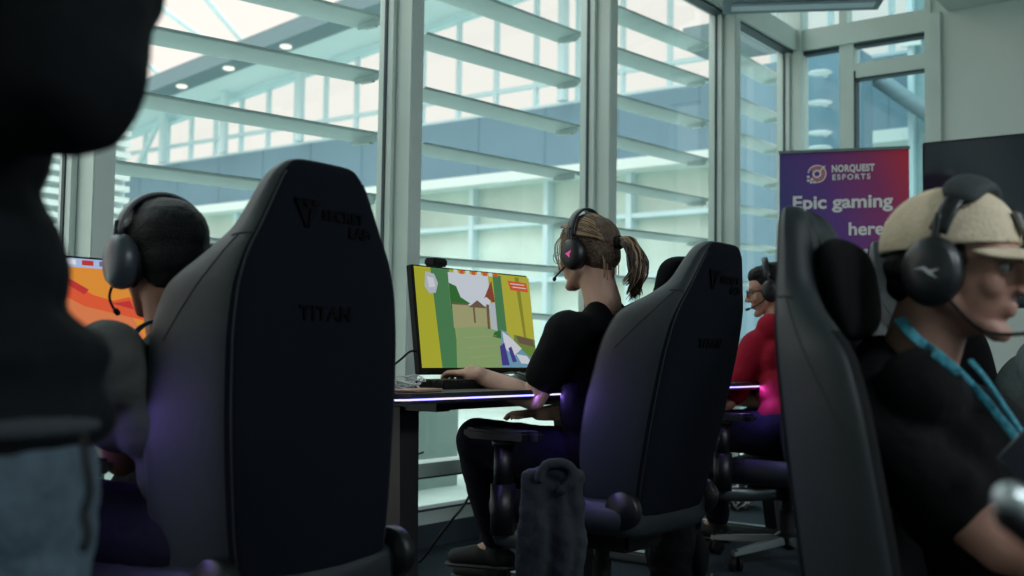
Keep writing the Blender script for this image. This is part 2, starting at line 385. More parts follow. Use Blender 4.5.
ya, yb = onX(804, 100, 12.2).y+.06, onX(835, 100, 12.2).y
bm = bmesh.new(); box(bm, 0, .4, yb-6-.3, ya-6+.9, -.1, onX(815, 56, 12.2).z); finish('wall', bm, ext_band, gb, False)
for py in (73, 103, 133, 148):  # pale ovals built as thin discs fixed to the wall
    p = onX(819.5, py, 11.95)-gb.location; bm = bmesh.new(); lathe(bm, [(.05, .012), (.13, .008), (.145, 0), (.13, -.008), (.02, -.012)], 28, Matrix.Translation(p)); box(bm, p.x, .0, p.y-.012, p.y+.012, p.z-.01, p.z+.01)
    finish('pale_disc', bm, mat('pale_disc_mat', (235, 240, 238), .5, emit=(255, 250, 240), es=.1) if py == 73 else bpy.data.materials['pale_disc_mat'], gb)
# rounded outdoor canopy edge seen in the narrow bay
cn = bmesh.new(); prof = [(737, 18), (787, 45), (786, 49), (779, 53), (768, 54), (757, 50), (737, 39)]
P = [onY(x, y, WY+.62) for x, y in prof]; Q = [p+Vector((0, .5, 0)) for p in P]
P = [cn.verts.new(p) for p in P]; Q = [cn.verts.new(p) for p in Q]; n = len(P)
cn.faces.new(P); cn.faces.new(Q[::-1])
for j in range(n): cn.faces.new((P[j], Q[j], Q[(j+1) % n], P[(j+1) % n]))
tag(finish('canopy_edge', cn, ext_beam, None, False), 'rounded grey canopy edge outside the top of the narrow corner bay', 'canopy')

# ------------------------------------------------------------------ pendant light near the corner
p0 = onD(752, -6, 6.2); pl = empty('pendant_light', p0+Vector((.55, -.25, 0))); tag(pl, 'long grey pendant light fixture hanging under the ceiling near the corner', 'light')
hA, hB = onZ(835, 6, 3.12), onZ(770, 8, 3.12)
ctr = (hA+hB)/2; pl.location = ctr
bm = bmesh.new(); e = (hA-hB).normalized(); n_ = Vector((-e.y, e.x, 0))
def obox(bm, c, e, n_, l, w, h0, h1):
    mt = Matrix((( e.x, n_.x, 0, c.x), (e.y, n_.y, 0, c.y), (e.z, 0, 1, c.z), (0, 0, 0, 1))); box(bm, -l/2, l/2, -w/2, w/2, h0, h1, mt=mt)
obox(bm, Vector((0, 0, 0)), e, n_, 1.0, .34, .02, .10); finish('housing', bm, ext_beam, pl, False)
bm = bmesh.new(); obox(bm, Vector((0, 0, 0)), e, n_, .9, .1, -.0, .019); finish('diffuser', bm, mat('dull_diffuser', (190, 205, 214), .5), pl, False)
for s in (-.4, .4):
    bm = bmesh.new(); tube(bm, [e*s+Vector((0, 0, .09)), e*s+Vector((0, 0, 4.5-ctr.z))], .006, 8); finish('suspension_rod', bm, METGREY, pl)

# ------------------------------------------------------------------ gaming chair
def interp(tab, s):
    for a, b in zip(tab, tab[1:]):
        if s <= b[0]:
            t = (s-a[0])/(b[0]-a[0]); t = max(0, min(1, t)); return [x+(y-x)*t for x, y in zip(a, b)][1:]
    return tab[-1][1:]
BL = .86
TAB = [(0, .09, .020, .082), (.025, .116, .026, .102), (.07, .143, .034, .128), (.14, .178, .045, .165), (.19, .212, .085, .195), (.25, .248, .155, .214), (.33, .262, .180, .224), (.45, .262, .190, .225), (.57, .256, .20, .220), (.72, .242, .19, .208), (.86, .225, .14, .185)]
def make_chair():
    root = empty('gaming_chair')
    # backrest: own origin at the hinge
    back = None
    bm = bmesh.new(); rows = []
    ss = [0, .012, .03, .06, .10, .14, .165, .19, .22, .25, .29, .34, .40, .47, .55, .63, .71, .80, .86]
    for s in ss:
        w, d, wr = interp(TAB, s); z = BL-s
        e = 1.0
        if s == 0: e = .45
        elif s == .012: e = .8
        th = .085*(.55+.45*min(1, s/.06)) if s < .06 else .085
        th += .015*math.exp(-((s-.62)/.12)**2)
        half = [(0, -.002), (wr*.5, 0), (wr*.9, .003), (wr+.006, .014), ((w+wr)/2+.008, .02+.42*d), (w, .01+.86*d), (w-.004, d+.035), (w-.03, d+.05), (w-.062, d*.82+.045), (wr*.62, th+.012), (wr*.3, th), (0, th)]
        if s <= .012: half = [(x*(1-(1-e)*.25), .02+(y-.02)*e) for x, y in half]
        ring = half + [(-x, y) for x, y in half[-2:0:-1]]
        rows.append([bm.verts.new((x, y, z)) for x, y in ring])
    n = len(rows[0])
    for a, b in zip(rows, rows[1:]):
        for k in range(n): 
            f = bm.faces.new((a[k], b[k], b[(k+1) % n], a[(k+1) % n]))
            if k in (0, 1, n-1, n-2, 2, n-3): f.material_index = 1
            if 6 <= k <= 15 and rows.index(b) > 8: f.material_index = 2
    bm.faces.new(rows[0]); bm.faces.new(rows[-1][::-1])
    back = finish('backrest', bm, [LEATHER, LEATHD, WINGIN], root); back.location = (0, -.25, .39)
    sd = back.modifiers.new('sub', 'SUBSURF'); sd.levels = sd.render_levels = 2
    bpy.context.view_layer.update(); dg = bpy.context.evaluated_depsgraph_get(); evm = back.evaluated_get(dg).to_mesh(); bb = bmesh.new(); bb.from_mesh(evm); tree = BVHTree.FromBMesh(bb); bb.free()
    def snap(pts): return [tree.find_nearest(Vector(p))[0] for p in pts]
    # piping seams on the rear edge and across the head section
    for sg in (-1, 1):
        pts = []
        for s in ss[2:-1]:
            w, d, wr = interp(TAB, s); pts.append((sg*(wr+.004), .008, BL-s))
        bm = bmesh.new(); tube(bm, snap(smoothpts(pts, 3)), .0022, 6); finish('seam', bm, SEAM, back)
        w, d, wr = interp(TAB, .155); w2, d2, wr2 = interp(TAB, .33); w3, d3, wr3 = interp(TAB, .245)
        pts = [(sg*(wr+.008), .012, BL-.155), (sg*((w+wr)/2+.007), .022+.42*d, BL-.16), (sg*(w-.0), .012+.86*d, BL-.165)]
        bm = bmesh.new(); tube(bm, snap(smoothpts(pts, 5)), .0018, 6)
        pts = [(sg*((w+wr)/2+.009), .02+.42*d, BL-.16), (sg*((w3+wr3)/2+.012), .016+.5*d3, BL-.245), (sg*(w2+.002), .02+.8*d2, BL-.36)]
        tube(bm, snap(smoothpts(pts, 8)), .0015, 6); finish('seam', bm, SEAM, back)
    # embroidered emblem and lettering on the rear
    def rt(x, s, y=-.0035): return Matrix.Translation((x, y, BL-s)) @ Matrix.Rotation(R(90), 4, 'X')
    bm = bmesh.new(); cx, cz, W, H = -.062, BL-.105, .034, .056
    for poly in ([(-W, .022), (-.004, .022), (-.014, .012), (-.022, .012)], [(W, .022), (.004, .022), (.014, .012), (.022, .012)],
                 [(-W+.001, .018), (-.006, .004), (-.003, -.034)], [(W-.001, .018), (.006, .004), (.003, -.034)], [(-.02, .0215), (.02, .0215), (0, .006)]):
        a = [bm.verts.new((cx+x, -.005, cz+z)) for x, z in poly]; b = [bm.verts.new((cx+x, .004, cz+z)) for x, z in poly]
        bm.faces.new(a); bm.faces.new(b[::-1])
        for k in range(len(a)): bm.faces.new((a[k], b[k], b[(k+1) % len(a)], a[(k+1) % len(a)]))
    bmesh.ops.recalc_face_normals(bm, faces=bm.faces[:]); finish('emblem', bm, EMBR, back, False)
    text('lettering', 'SECRET', .029, EMBR, back, rt(-.022, .117), off=.0012, ext=.002, space=1.1, sx=1.12)
    text('lettering', 'LAB', .029, EMBR, back, rt(.112, .146), 'RIGHT', off=.0012, ext=.002, space=1.1, sx=1.12)
    text('lettering', 'TITAN', .040, mat_titan, back, rt(-.005, .315), 'CENTER', off=.001, ext=.002, space=1.15, sx=1.1)
    # head pillow
    bm = bmesh.new(); bmesh.ops.create_uvsphere(bm, u_segments=32, v_segments=20, radius=1)
    for v in bm.verts:
        x, y, z = v.co; f = lambda t, e: math.copysign(abs(t)**e, t)
        v.co = Vector((f(x, .62)*.13, .118+f(y, .8)*.045+.018*x*x, BL-.145+f(z, .62)*.082))
    finish('head_pillow', bm, VELVET, back)
    # seat
    bm = bmesh.new(); rows = []
    for y in (-.26, -.22, -.1, .05, .18, .25, .28):
        k = .90 if y in (-.26, .28) else 1; top = .445 if y > .26 else .47; w = .265*k
        pr = [(0, .36), (w*.8, .36), (w, .385), (w+.005, .44), (w-.03, .485 if abs(y) < .26 else .455), (w-.085, top-.005), (0, top-.012)]
        ring = pr + [(-x, z) for x, z in pr[-2:0:-1]]; rows.append([bm.verts.new((x, y, z)) for x, z in ring])
    n = len(rows[0])
    for a, b in zip(rows, rows[1:]):
        for k in range(n): bm.faces.new((a[k], a[(k+1) % n], b[(k+1) % n], b[k]))
    bm.faces.new(rows[0][::-1]); bm.faces.new(rows[-1])
    bmesh.ops.recalc_face_normals(bm, faces=bm.faces[:])
    st = finish('seat', bm, LEATHER, root); sd = st.modifiers.new('sub', 'SUBSURF'); sd.levels = sd.render_levels = 2
    # hinges
    for sg in (-1, 1):
        bm = bmesh.new(); lathe(bm, [(.052, 0), (.055, .006), (.055, .03), (.05, .036)], 24, Matrix.Translation((sg*.235-.018, -.225, .45)) @ Matrix.Rotation(R(90), 4, 'Y'))
        finish('hinge_cover', bm, PLASTIC, root)
        # armrest
        bm = bmesh.new(); box(bm, sg*.305-.048, sg*.305+.048, .02, .31, .634, .664)
        bmesh.ops.bevel(bm, geom=[e for e in bm.edges if abs(e.verts[0].co.z-e.verts[1].co.z) > .01], offset=.035, segments=6, affect='EDGES')
        bmesh.ops.bevel(bm, geom=[e for e in bm.edges if abs(e.verts[0].co.z-e.verts[1].co.z) < .001], offset=.008, segments=2, affect='EDGES')
        ar = finish('armrest', bm, PLASTIC, root, True, 40)
        bm = bmesh.new(); tube(bm, [(sg*.305, .16, .634), (sg*.305, .16, .615)], .034, 16, flat=1.2); tube(bm, [(sg*.305, .16, .62), (sg*.305, .16, .49)], .027, 16, flat=1.25)
        tube(bm, [(sg*.305, .16, .50), (sg*.305, .16, .35)], .036, 16, flat=1.2); finish('armrest_post', bm, PLASTIC, ar)
        bm = bmesh.new(); tube(bm, smoothpts([(sg*.305, .16, .355), (sg*.29, .16, .335), (sg*.22, .08, .33), (sg*.1, 0, .335)], 4), .03, 12, flat=.5); finish('armrest_bracket', bm, METGREY, ar)
    # mechanism, lift, base
    bm = bmesh.new(); box(bm, -.11, .11, -.16, .14, .30, .36); bmesh.ops.bevel(bm, geom=bm.edges[:], offset=.012, segments=2, affect='EDGES'); tube(bm, [(.1, .02, .33), (.24, .04, .325), (.29, .05, .33)], .007, 8)
    finish('tilt_mechanism', bm, PLASTD, root, True, 40)
    bm = bmesh.new(); lathe(bm, [(.03, .08), (.03, .22), (.024, .222), (.024, .31)], 20); finish('gas_lift', bm, PLASTD, root, True, 40)
    bm = bmesh.new(); lathe(bm, [(.05, .07), (.055, .08), (.052, .115), (.035, .13)], 24); finish('base_hub', bm, PLASTIC, root, True, 40)
    for k in range(5):
        a = 2*math.pi*k/5+.3; c, s = math.cos(a), math.sin(a)
        bm = bmesh.new(); mt = Matrix.Rotation(a, 4, 'Z')
        A = [(.03, .03), (.19, .024), (.32, .018), (.345, .014)]
        rr = []
        for x, hw in A:
            z1 = .118-.035*(x/.345); z0 = z1-.034+.012*(x/.345)
            rr.append([bm.verts.new(mt @ Vector(v)) for v in ((x, -hw, z0), (x, hw, z0), (x, hw*.7, z1), (x, -hw*.7, z1))])
        for u, v in zip(rr, rr[1:]):
            for j in range(4): bm.faces.new((u[j], v[j], v[(j+1) % 4], u[(j+1) % 4]))
        bm.faces.new(rr[0]); bm.faces.new(rr[-1][::-1]); bmesh.ops.recalc_face_normals(bm, faces=bm.faces[:])
        bmesh.ops.bevel(bm, geom=bm.edges[:], offset=.004, segments=2, affect='EDGES')
        lg = finish('base_leg', bm, METGREY if False else LEGM, root, True, 40)
        bm = bmesh.new(); b2 = a+1.1
        for sg in (-1, 1):
            mt2 = Matrix.Translation((c*.325+.0, s*.325, .031)) @ Matrix.Rotation(b2, 4, 'Z') @ Matrix.Translation((0, sg*.016, 0)) @ Matrix.Rotation(R(90), 4, 'X')
            lathe(bm, [(.024, -.011), (.030, -.007), (.030, .007), (.024, .011)], 20, mt2)
        mt2 = Matrix.Translation((c*.325, s*.325, .031)) @ Matrix.Rotation(b2, 4, 'Z'); box(bm, -.012, .012, -.006, .006, 0, .055, mt=mt2)
        finish('caster', bm, PLASTD, lg, True, 40)
    return root
LEGM = mat('base_metal', (92, 98, 100), .4, .5)
mat_titan = mat('faint_lettering', (4, 6, 11), .9, spec=.1)
chair0 = make_chair()
used = []
def place_chair(loc, rz, rec, label, dz=0, pillow=True, sy=1):
    c = chair0 if not used else copy_tree(chair0); used.append(c)
    c.location = loc; c.rotation_euler = (0, 0, rz)
    tag(c, label, 'chair', 'black gaming chairs at the desks')
    for ch in c.children:
        if ch.name.startswith('backrest'): ch.rotation_euler = (R(rec), 0, 0)
        if ch.name.startswith('backrest'): ch.scale.y = sy
        if not ch.name.startswith(('base', 'gas')): ch.location.z += dz
        if ch.name.startswith('backrest') and not pillow:
            for q in list(ch.children):
                if q.name.startswith('head_pillow'): bpy.data.objects.remove(q)
    return c
c2 = place_chair((2.96, 1.86, 0), R(-1), 13, 'dark gaming chair reclined behind the ponytailed player in the black T-shirt', -.03)
c3 = place_chair((1.78, .372, 0), R(186), 7, 'grey-sided gaming chair under the man in the beige cap', -.10, sy=.64)
c4 = place_chair((4.42, 1.86, 0), R(3), 10, 'dark gaming chair under the player in the red shirt')
c1 = place_chair((1.485, 1.83, 0), R(2), 0, 'large dark gaming chair in the left foreground, its rear emblem facing the camera', .022, False)

# ------------------------------------------------------------------ people
def hand(bm, wrist, dirv, up, right=True, curl=.4, mt=None):
    """palm and five fingers; dirv towards the fingers, up = back of the hand"""
    d = Vector(dirv).normalized(); u = Vector(up); u = (u-d*u.dot(d)).normalized(); s = d.cross(u).normalized()
    th = -1 if right else 1              # thumb side along s
    w = Vector(wrist)
    ell(bm, w+d*.045, (.040, .047, .014), Matrix((s, d, u)).transposed(), mt, 16)
    cap(bm, w-d*.03, w+d*.02, .024, .026, mt)
    for i, (off, ln) in enumerate(((-.030, .068), (-.010, .078), (.010, .073), (.029, .058))):
        off *= -th; b0 = w+d*.078+s*off+u*.002
        b1 = b0+(d*.98-u*curl*.35).normalized()*ln*.45+s*off*.15; b2 = b1+(d*.85-u*curl*1.0).normalized()*ln*.32; b3 = b2+(d*.6-u*curl*1.4).normalized()*ln*.25
        chain(bm, [b0-d*.02, b1, b2, b3], [.0098, .0088, .0080, .0070], mt)
    b0 = w+d*.02+s*th*.022; b1 = b0+d*.028+s*th*.026-u*.008; b2 = b1+d*.026+s*th*.008-u*.006; b3 = b2+d*.020
    chain(bm, [b0, b1, b2, b3], [.013, .011, .0098, .008], mt)
def head(bm, H, neck, scale=1.0):
    m = H @ Matrix.Scale(scale, 4)
    ell(bm, (0, -.014, .036), (.073, .093, .082), mt=m, n=28)
    ell(bm, (0, .032, .03), (.063, .057, .062), mt=m, n=24)
    ell(bm, (0, .031, -.030), (.058, .058, .072), mt=m, n=24)
    for s in (-1, 1):
        cap(bm, (s*.052, .0, -.045), (s*.014, .070, -.094), .021, .0145, m)
        ell(bm, (s*.033, .060, -.024), (.024, .024, .026), mt=m)
        cap(bm, (s*.040, .074, .024), (s*.012, .086, .021), .008, .009, m)
        ell(bm, (s*.076, -.008, -.006), (.010, .020, .032), Euler((R(-10), 0, 0)).to_matrix(), m)
        ell(bm, (s*.0105, .100, -.030), (.0085, .010, .0075), mt=m)
    cap(bm, (0, .087, .016), (0, .108, -.022), .0085, .0105, m)
    ell(bm, (0, .110, -.025), (.0095, .0105, .009), mt=m)
    ell(bm, (0, .072, -.055), (.026, .018, .018), mt=m)
    cap(bm, (-.017, .083, -.052), (.017, .083, -.052), .0062, .0062, m); ell(bm, (0, .0885, -.052), (.015, .0065, .0052), mt=m)
    ell(bm, (0, .0865, -.0635), (.015, .0070, .0060), mt=m)
    ell(bm, (0, .076, -.094), (.019, .0135, .014), mt=m)
    cap(bm, m @ Vector((0, -.018, -.03)), Vector(neck), .055*scale, .060*scale)
def headframe(c, face, tilt=0, roll=0):
    """face: azimuth in radians the head looks to; tilt<0 looks down"""
    return Matrix.Translation(Vector(c)) @ Matrix.Rotation(face-math.pi/2, 4, 'Z') @ Matrix.Rotation(tilt, 4, 'X') @ Matrix.Rotation(roll, 4, 'Y')
def torso(bm, hip, neck, face, k=1.0, sh=.17, sx=1.0):
    hip, neck = Vector(hip), Vector(neck); up = (neck-hip); Ln = up.length/.52; up.normalize()
    fw = Vector((math.cos(face), math.sin(face), 0)); fw = (fw-up*fw.dot(up)).normalized(); rt = fw.cross(up)
    m = Matrix.Translation(hip) @ Matrix((rt, fw, up)).transposed().to_4x4() @ Matrix.Diagonal((sx, 1, Ln, 1))
    ell(bm, (0, 0, .04), (.158*k, .125*k, .12), mt=m); ell(bm, (0, .005, .18), (.145*k, .108*k, .14), mt=m)
    ell(bm, (0, .005, .32), (.165*k, .118*k, .15), mt=m)
    cap(bm, (-sh+.02, -.005, .43), (sh-.02, -.005, .43), .060*k, .060*k, m)
    for s in (-1, 1): cap(bm, (s*.10, -.01, .440), (s*.03, -.004, .485), .045*k, .043*k, m)
    return m
def person(name, label, skin, hip, neck, face, hc, hface, htilt, arms, legs, shirt, trous, sleeve=.62, hroll=0, shoes=SHOE, hs=1.0, sx=1.0, long=False, sdisp=.012, sh=.17, under=(), torso_k=1.0, legr=1.0):
    """joints in world space: arms = [(shoulder, elbow, wrist, handdir, handup, right)], legs = [(hip, knee, ankle, toe direction)]"""
    hip = Vector(hip); root = empty(name, (hip.x, hip.y, 0)); tag(root, label, 'person')
    inv = Matrix.Translation((-hip.x, -hip.y, 0))
    def lc(bm): bmesh.ops.transform(bm, matrix=inv, verts=bm.verts[:]); return bm
    bm = bmesh.new(); torso(bm, hip, neck, face, .86, sh-.015, sx); H = headframe(hc, hface, htilt, hroll); head(bm, H, Vector(neck)+Vector((0, 0, -.01)), hs)
    for (s, e, w, hd, hu, rt) in arms:
        s, e, w = Vector(s), Vector(e), Vector(w)
        chain(bm, [s, s.lerp(e, .5), e], [.050, .045, .037]); chain(bm, [e, e.lerp(w, .3), w], [.037, .040, .026]); hand(bm, w, hd, hu, rt)
    for (a, k, an, td) in legs:
        chain(bm, [a, k, an], [.07, .052, .036])
        cap(bm, an, Vector(an)+Vector(td)*.1+Vector((0, 0, -.05)), .03, .028)
    body = blob('body', lc(bm), skin, root, .0055, 3)
    bm = bmesh.new()
    torso(bm, hip, neck, face, torso_k*1.06, sh, sx)
    for (s, e, w, hd, hu, rt) in arms:
        s, e, w = Vector(s), Vector(e), Vector(w)
        if long: chain(bm, [s, s.lerp(e, .5), e, e.lerp(w, .5), w.lerp(e, .03)], [.070, .066, .056, .05, .04])
        else:
            q = s.lerp(e, sleeve*1.25); chain(bm, [s, s.lerp(q, .5), q], [.068, .066, .064]) 
    for c_ in under: cap(bm, *c_)
    blob('sweatshirt' if long else 't_shirt', lc(bm), shirt, root, .008, 5, sdisp, .09)
    bm = bmesh.new(); ell(bm, hip+Vector((0, 0, .02)), (.172, .15, .12))
    for (a, k, an, td) in legs: chain(bm, [a, Vector(a).lerp(Vector(k), .5), k, Vector(k).lerp(Vector(an), .5), Vector(an)+Vector((0, 0, .03))], [.098*legr, .09*legr, .075*legr, .066*legr, .056*legr])
    blob('trousers', lc(bm), trous, root, .009, 5, sdisp, .07)
    for (a, k, an, td) in legs:
        an = Vector(an); t = Vector(td).normalized(); bm = bmesh.new()
        fz = an.z-.065
        chain(bm, [an-t*.035+Vector((0, 0, -.045)), an+t*.06+Vector((0, 0, -.04)), an+t*.15+Vector((0, 0, -.052))], [.037, .040, .033]); cap(bm, an+Vector((0, 0, .0)), an+Vector((0, 0, -.05)), .043, .04)
        shp = blob('shoe', lc(bm), shoes, root, .006, 3)
        bm = bmesh.new(); chain(bm, [an-t*.04+Vector((0, 0, -.075)), an+t*.16+Vector((0, 0, -.075))], [.036, .034])
        for v in bm.verts: v.co.z = an.z-.075+(v.co.z-(an.z-.075))*.32
        finish('sole', lc(bm), SOLE, shp)
        bm = bmesh.new()
        sd = t.cross(Vector((0, 0, 1)))
        for j in range(4): c = an+t*(.045+.022*j)+Vector((0, 0, -.002-.009*j)); tube(bm, smoothpts([c-sd*.025-Vector((0, 0, .01)), c+Vector((0, 0, .004)), c+sd*.025-Vector((0, 0, .01))], 3), .003, 6)
        finish('laces', lc(bm), SOLE if False else TEEG, shp)
    # eyes
    for s in (-1, 1):
        bm = bmesh.new(); ell(bm, (s*.030, .0775, .003), (.0120, .0105, .0095), mt=H @ Matrix.Scale(hs, 4)); lc(bm); ey = finish('eye', bm, EYEW, root)
        bm = bmesh.new(); ell(bm, (s*.030, .0855, .003), (.0058, .0035, .0058), mt=H @ Matrix.Scale(hs, 4)); lc(bm); finish('iris', bm, IRIS, ey)
    return root, H, inv
EYEW = mat('eye_white', (150, 146, 143), .35); IRIS = mat('iris', (30, 22, 18), .2)

def headset(label, H, hs, cupm, accent=None, mic=1, bandw=.018, logo=None, scale=1.0, lift=.0, group=None, slab_band=None, micbend=None, headz=0, fwd=0):
    """headset worn on head frame H; mic=+1 right side, -1 left side"""
    o = empty('headset'); o.matrix_world = H @ Matrix.Scale(hs, 4); tag(o, label, 'headset', group)
    for s in (-1, 1):
        bm = bmesh.new(); mt = Matrix.Translation((s*.088, -.006, -.006+lift)) @ Matrix.Rotation(R(90)*s, 4, 'Y')
        lathe(bm, [(.030, -.014), (.043, -.012), (.046, .0), (.044, .014), (.036, .024), (.012, .027)], 32, mt @ Matrix.Diagonal((1.12*scale, .92*scale, scale, 1)))
        ec = finish('ear_cup', bm, cupm, o)
        bm = bmesh.new(); lathe(bm, [(.034, -.026), (.042, -.022), (.042, -.012), (.034, -.010)], 28, mt @ Matrix.Diagonal((1.12*scale, .92*scale, scale, 1))); finish('ear_cushion', bm, PLASTD, ec)
        if accent:
            bm = bmesh.new(); xx = s*(.088+.0275*scale)
            if logo == 'tri':
                pts = [(-.010, .010), (.013, .002), (-.002, -.013), (-.003, -.002)]
            else: pts = [(-.019, .001), (-.006, .001), (.004, -.006), (.016, -.010), (.007, -.003), (.018, .004), (.004, .001), (-.004, .006)]
            vs = [bm.verts.new((xx, -.006+(y if s < 0 else y), -.006+lift+z)) for y, z in pts]; vs2 = [bm.verts.new((xx-s*.003, -.006+y, -.006+lift+z)) for y, z in pts]
            bm.faces.new(vs); bm.faces.new(vs2[::-1])
            for k in range(len(vs)): bm.faces.new((vs[k], vs2[k], vs2[(k+1) % len(vs)], vs[(k+1) % len(vs)]))
            bmesh.ops.recalc_face_normals(bm, faces=bm.faces[:]); finish('emblem', bm, accent, ec, False)
        bm = bmesh.new(); tube(bm, smoothpts([(s*.094, -.006, -.0+lift), (s*.096, -.004, .035), (s*.092, -.002, .075+headz*.5)], 4), .0065, 8, flat=1.6); finish('yoke', bm, PLASTIC, ec)
    pts = []; wid = bandw
    for k in range(25):
        a = math.pi*k/24; pts.append((math.cos(a)*.094, -.002+fwd*math.sin(a), .048+headz*.4+math.sin(a)*(.088+headz*.6)))
    bm = bmesh.new(); tube(bm, pts, wid, 12, flat=.36, up=(1, 0, 0)); hb = finish('headband', bm, cupm, o)
    if slab_band:
        bm = bmesh.new(); tube(bm, [Vector(p)+Vector((0, 0, -.002)) for p in pts[5:20]], [.018, .027]+[.029]*11+[.027, .018], 16, flat=.42, up=(1, 0, 0)); finish('band_padding', bm, slab_band, hb)
    if mic:
        s = mic; mp = micbend or [(s*.092, .012, -.03), (s*.088, .05, -.052), (s*.062, .09, -.064), (s*.045, .105, -.066)]
        bm = bmesh.new(); tube(bm, smoothpts(mp, 5), .0028, 8); e = Vector(mp[-1]); d = (e-Vector(mp[-2])).normalized(); cap(bm, e, e+d*.014, .006, .006); finish('microphone', bm, PLASTD, o)
    return o
def locks(bm, H, pts_list, r=.004):
    for pts, rs in pts_list: tube(bm, [H @ Vector(p) for p in smoothpts(pts, 4)], rs, 6)

# ---- man 1: black hair, grey T-shirt, seen from behind
f1 = R(88)
hc = onY(163, 262, 1.92)
neck1 = hc+Vector((0, -.055, -.145)); hip1 = Vector((1.42, 1.76, .50))
shL = neck1+Vector((-.165, -.02, -.045)); shR = neck1+Vector((.19, -.02, -.075))
elL = onY(122, 458, 1.95); 
p, H, inv = person('person', 'black-haired player in a grey T-shirt with headset, back turned, facing the orange game screen', SKIN2, hip1, neck1, f1, hc, R(80), R(-6),
    [(shL, elL, elL+Vector((.12, .24, .06)), (.2, 1, 0), (0, 0, 1), False), (shR, shR+Vector((.06, .08, -.28)), shR+Vector((0, .34, -.30)), (0, 1, 0), (0, 0, 1), True)],
    [(hip1+Vector((-.09, .02, 0)), Vector((1.24, 2.26, .52)), Vector((1.2, 2.3, .09)), (0, 1, 0)), (hip1+Vector((.09, .02, 0)), Vector((1.56, 2.28, .52)), Vector((1.6, 2.36, .09)), (0, 1, 0))],
    TEEG, TROUS, sleeve=.50)
def hairblob(name, H, inv, parent, m, extra, hs=1.0, vox=.006, disp=.008, dscale=.015, base=True, front=False):
    bm = bmesh.new(); mm = H @ Matrix.Scale(hs, 4)
    if base:
        ell(bm, (0, -.022, .046), (.081, .096, .082), mt=mm, n=28); ell(bm, (0, -.045, .0), (.070, .070, .065), mt=mm, n=24)
        if front: ell(bm, (0, .03, .075), (.066, .058, .04), mt=mm, n=24)
    for e in extra: ell(bm, e[0], e[1], mt=mm)
    bmesh.ops.transform(bm, matrix=inv, verts=bm.verts[:])
    return blob(name, bm, m, parent, vox, 3, disp, dscale)
hb = hairblob('hair', H, inv, p, HAIRB, [((0, -.05, -.035), (.058, .050, .04)), ((.0, .0, .088), (.07, .085, .045)), ((-.05, .0, .03), (.04, .06, .06)), ((.05, .0, .03), (.04, .06, .06))], front=True, disp=.004)
headset('black headset with grey ear cup on the black-haired player', H, 1.0, mat('headset_grey', (58, 66, 74), .35), mic=-1, scale=1.1, micbend=[(-.094, .02, -.04), (-.098, .035, -.07), (-.085, .05, -.09), (-.07, .07, -.095)], headz=.004)
# ribbon round his neck
bm = bmesh.new(); 
lp = [H @ Vector(c) for c in ((-.075, .0, -.165), (-.06, -.05, -.135), (0, -.083, -.125), (.06, -.05, -.135), (.075, .0, -.165), (.06, .07, -.20))]
tube(bm, smoothpts(lp, 5), .009, 8, flat=.25, up=(0, 0, 1)); tag(finish('lanyard', bm, LANY), 'teal lanyard at the nape of the black-haired player', 'lanyard')

# ---- woman: black T-shirt, ponytail
f2 = R(92)
hc = onY(588, 256, 1.92); neck2 = hc+Vector((.0, -.06, -.145)); hip2 = Vector((3.0, 1.90, .52))
shL = neck2+Vector((-.180, .02, -.105)); shR = neck2+Vector((.185, -.02, -.08))
elL = onY(534, 399, 1.98); wrL = onY(474, 377, 2.17); wrL.z = .800
kn = onY(478, 440, 2.24)
p, H, inv = person('person', 'blond player with a ponytail and black T-shirt, hand on the desk before the yellow-green screen', SKIN3, hip2, neck2, f2, hc, R(88), R(-4),
    [(shL, elL, wrL, (onY(450, 372, 2.30)-wrL), (0, 0, 1), False), (shR, shR+Vector((.05, .1, -.27)), shR+Vector((-.03, .36, -.3)), (0, 1, 0), (0, 0, 1), True)],
    [(hip2+Vector((-.09, .03, 0)), kn, onY(497, 545, 2.36), (-.35, 1, 0)), (hip2+Vector((.09, .03, 0)), Vector((3.12, 2.36, .54)), Vector((3.15, 2.44, .12)), (0, 1, 0))],
    TEEB, TROUS, sleeve=.50, sx=1.08, sh=.185)
hw = hairblob('hair', H, inv, p, HAIRW, [((0, .03, .07), (.066, .062, .045)), ((0, -.075, .02), (.045, .035, .045)), ((-.055, .035, .02), (.022, .03, .045)), ((.055, .035, .02), (.022, .03, .045))], disp=.007, dscale=.02)
bm = bmesh.new(); rnd = random.Random(3)
for i in range(260):        # ponytail strands
    a = rnd.uniform(0, 6.28); r = rnd.uniform(0, 1)**.5
    o1 = Vector((math.cos(a)*.014*r, 0, math.sin(a)*.014*r)); o2 = Vector((math.cos(a)*.034*r, rnd.uniform(-.012, .012), math.sin(a)*.030*r)); ln = rnd.uniform(.72, 1.08); wv = rnd.uniform(-.014, .014)
    pts = [Vector((0, -.105, .028))+o1*.8, Vector((.004, -.135, .03))+o1*1.2, Vector((.006, -.165, .008))+o2, Vector((.008, -.180+wv, -.045*ln))+o2*1.1, Vector((.006+wv, -.178+wv, -.095*ln))+o2*.9, Vector((0, -.168-wv, -.135*ln))+o2*.7+Vector((0, rnd.uniform(-.01, .02), 0))]
    tube(bm, [inv @ (H @ q) for q in smoothpts(pts, 3)], [.0022]*14+[.0014, .0008], 5, mi=0 if rnd.random() < .6 else 1)
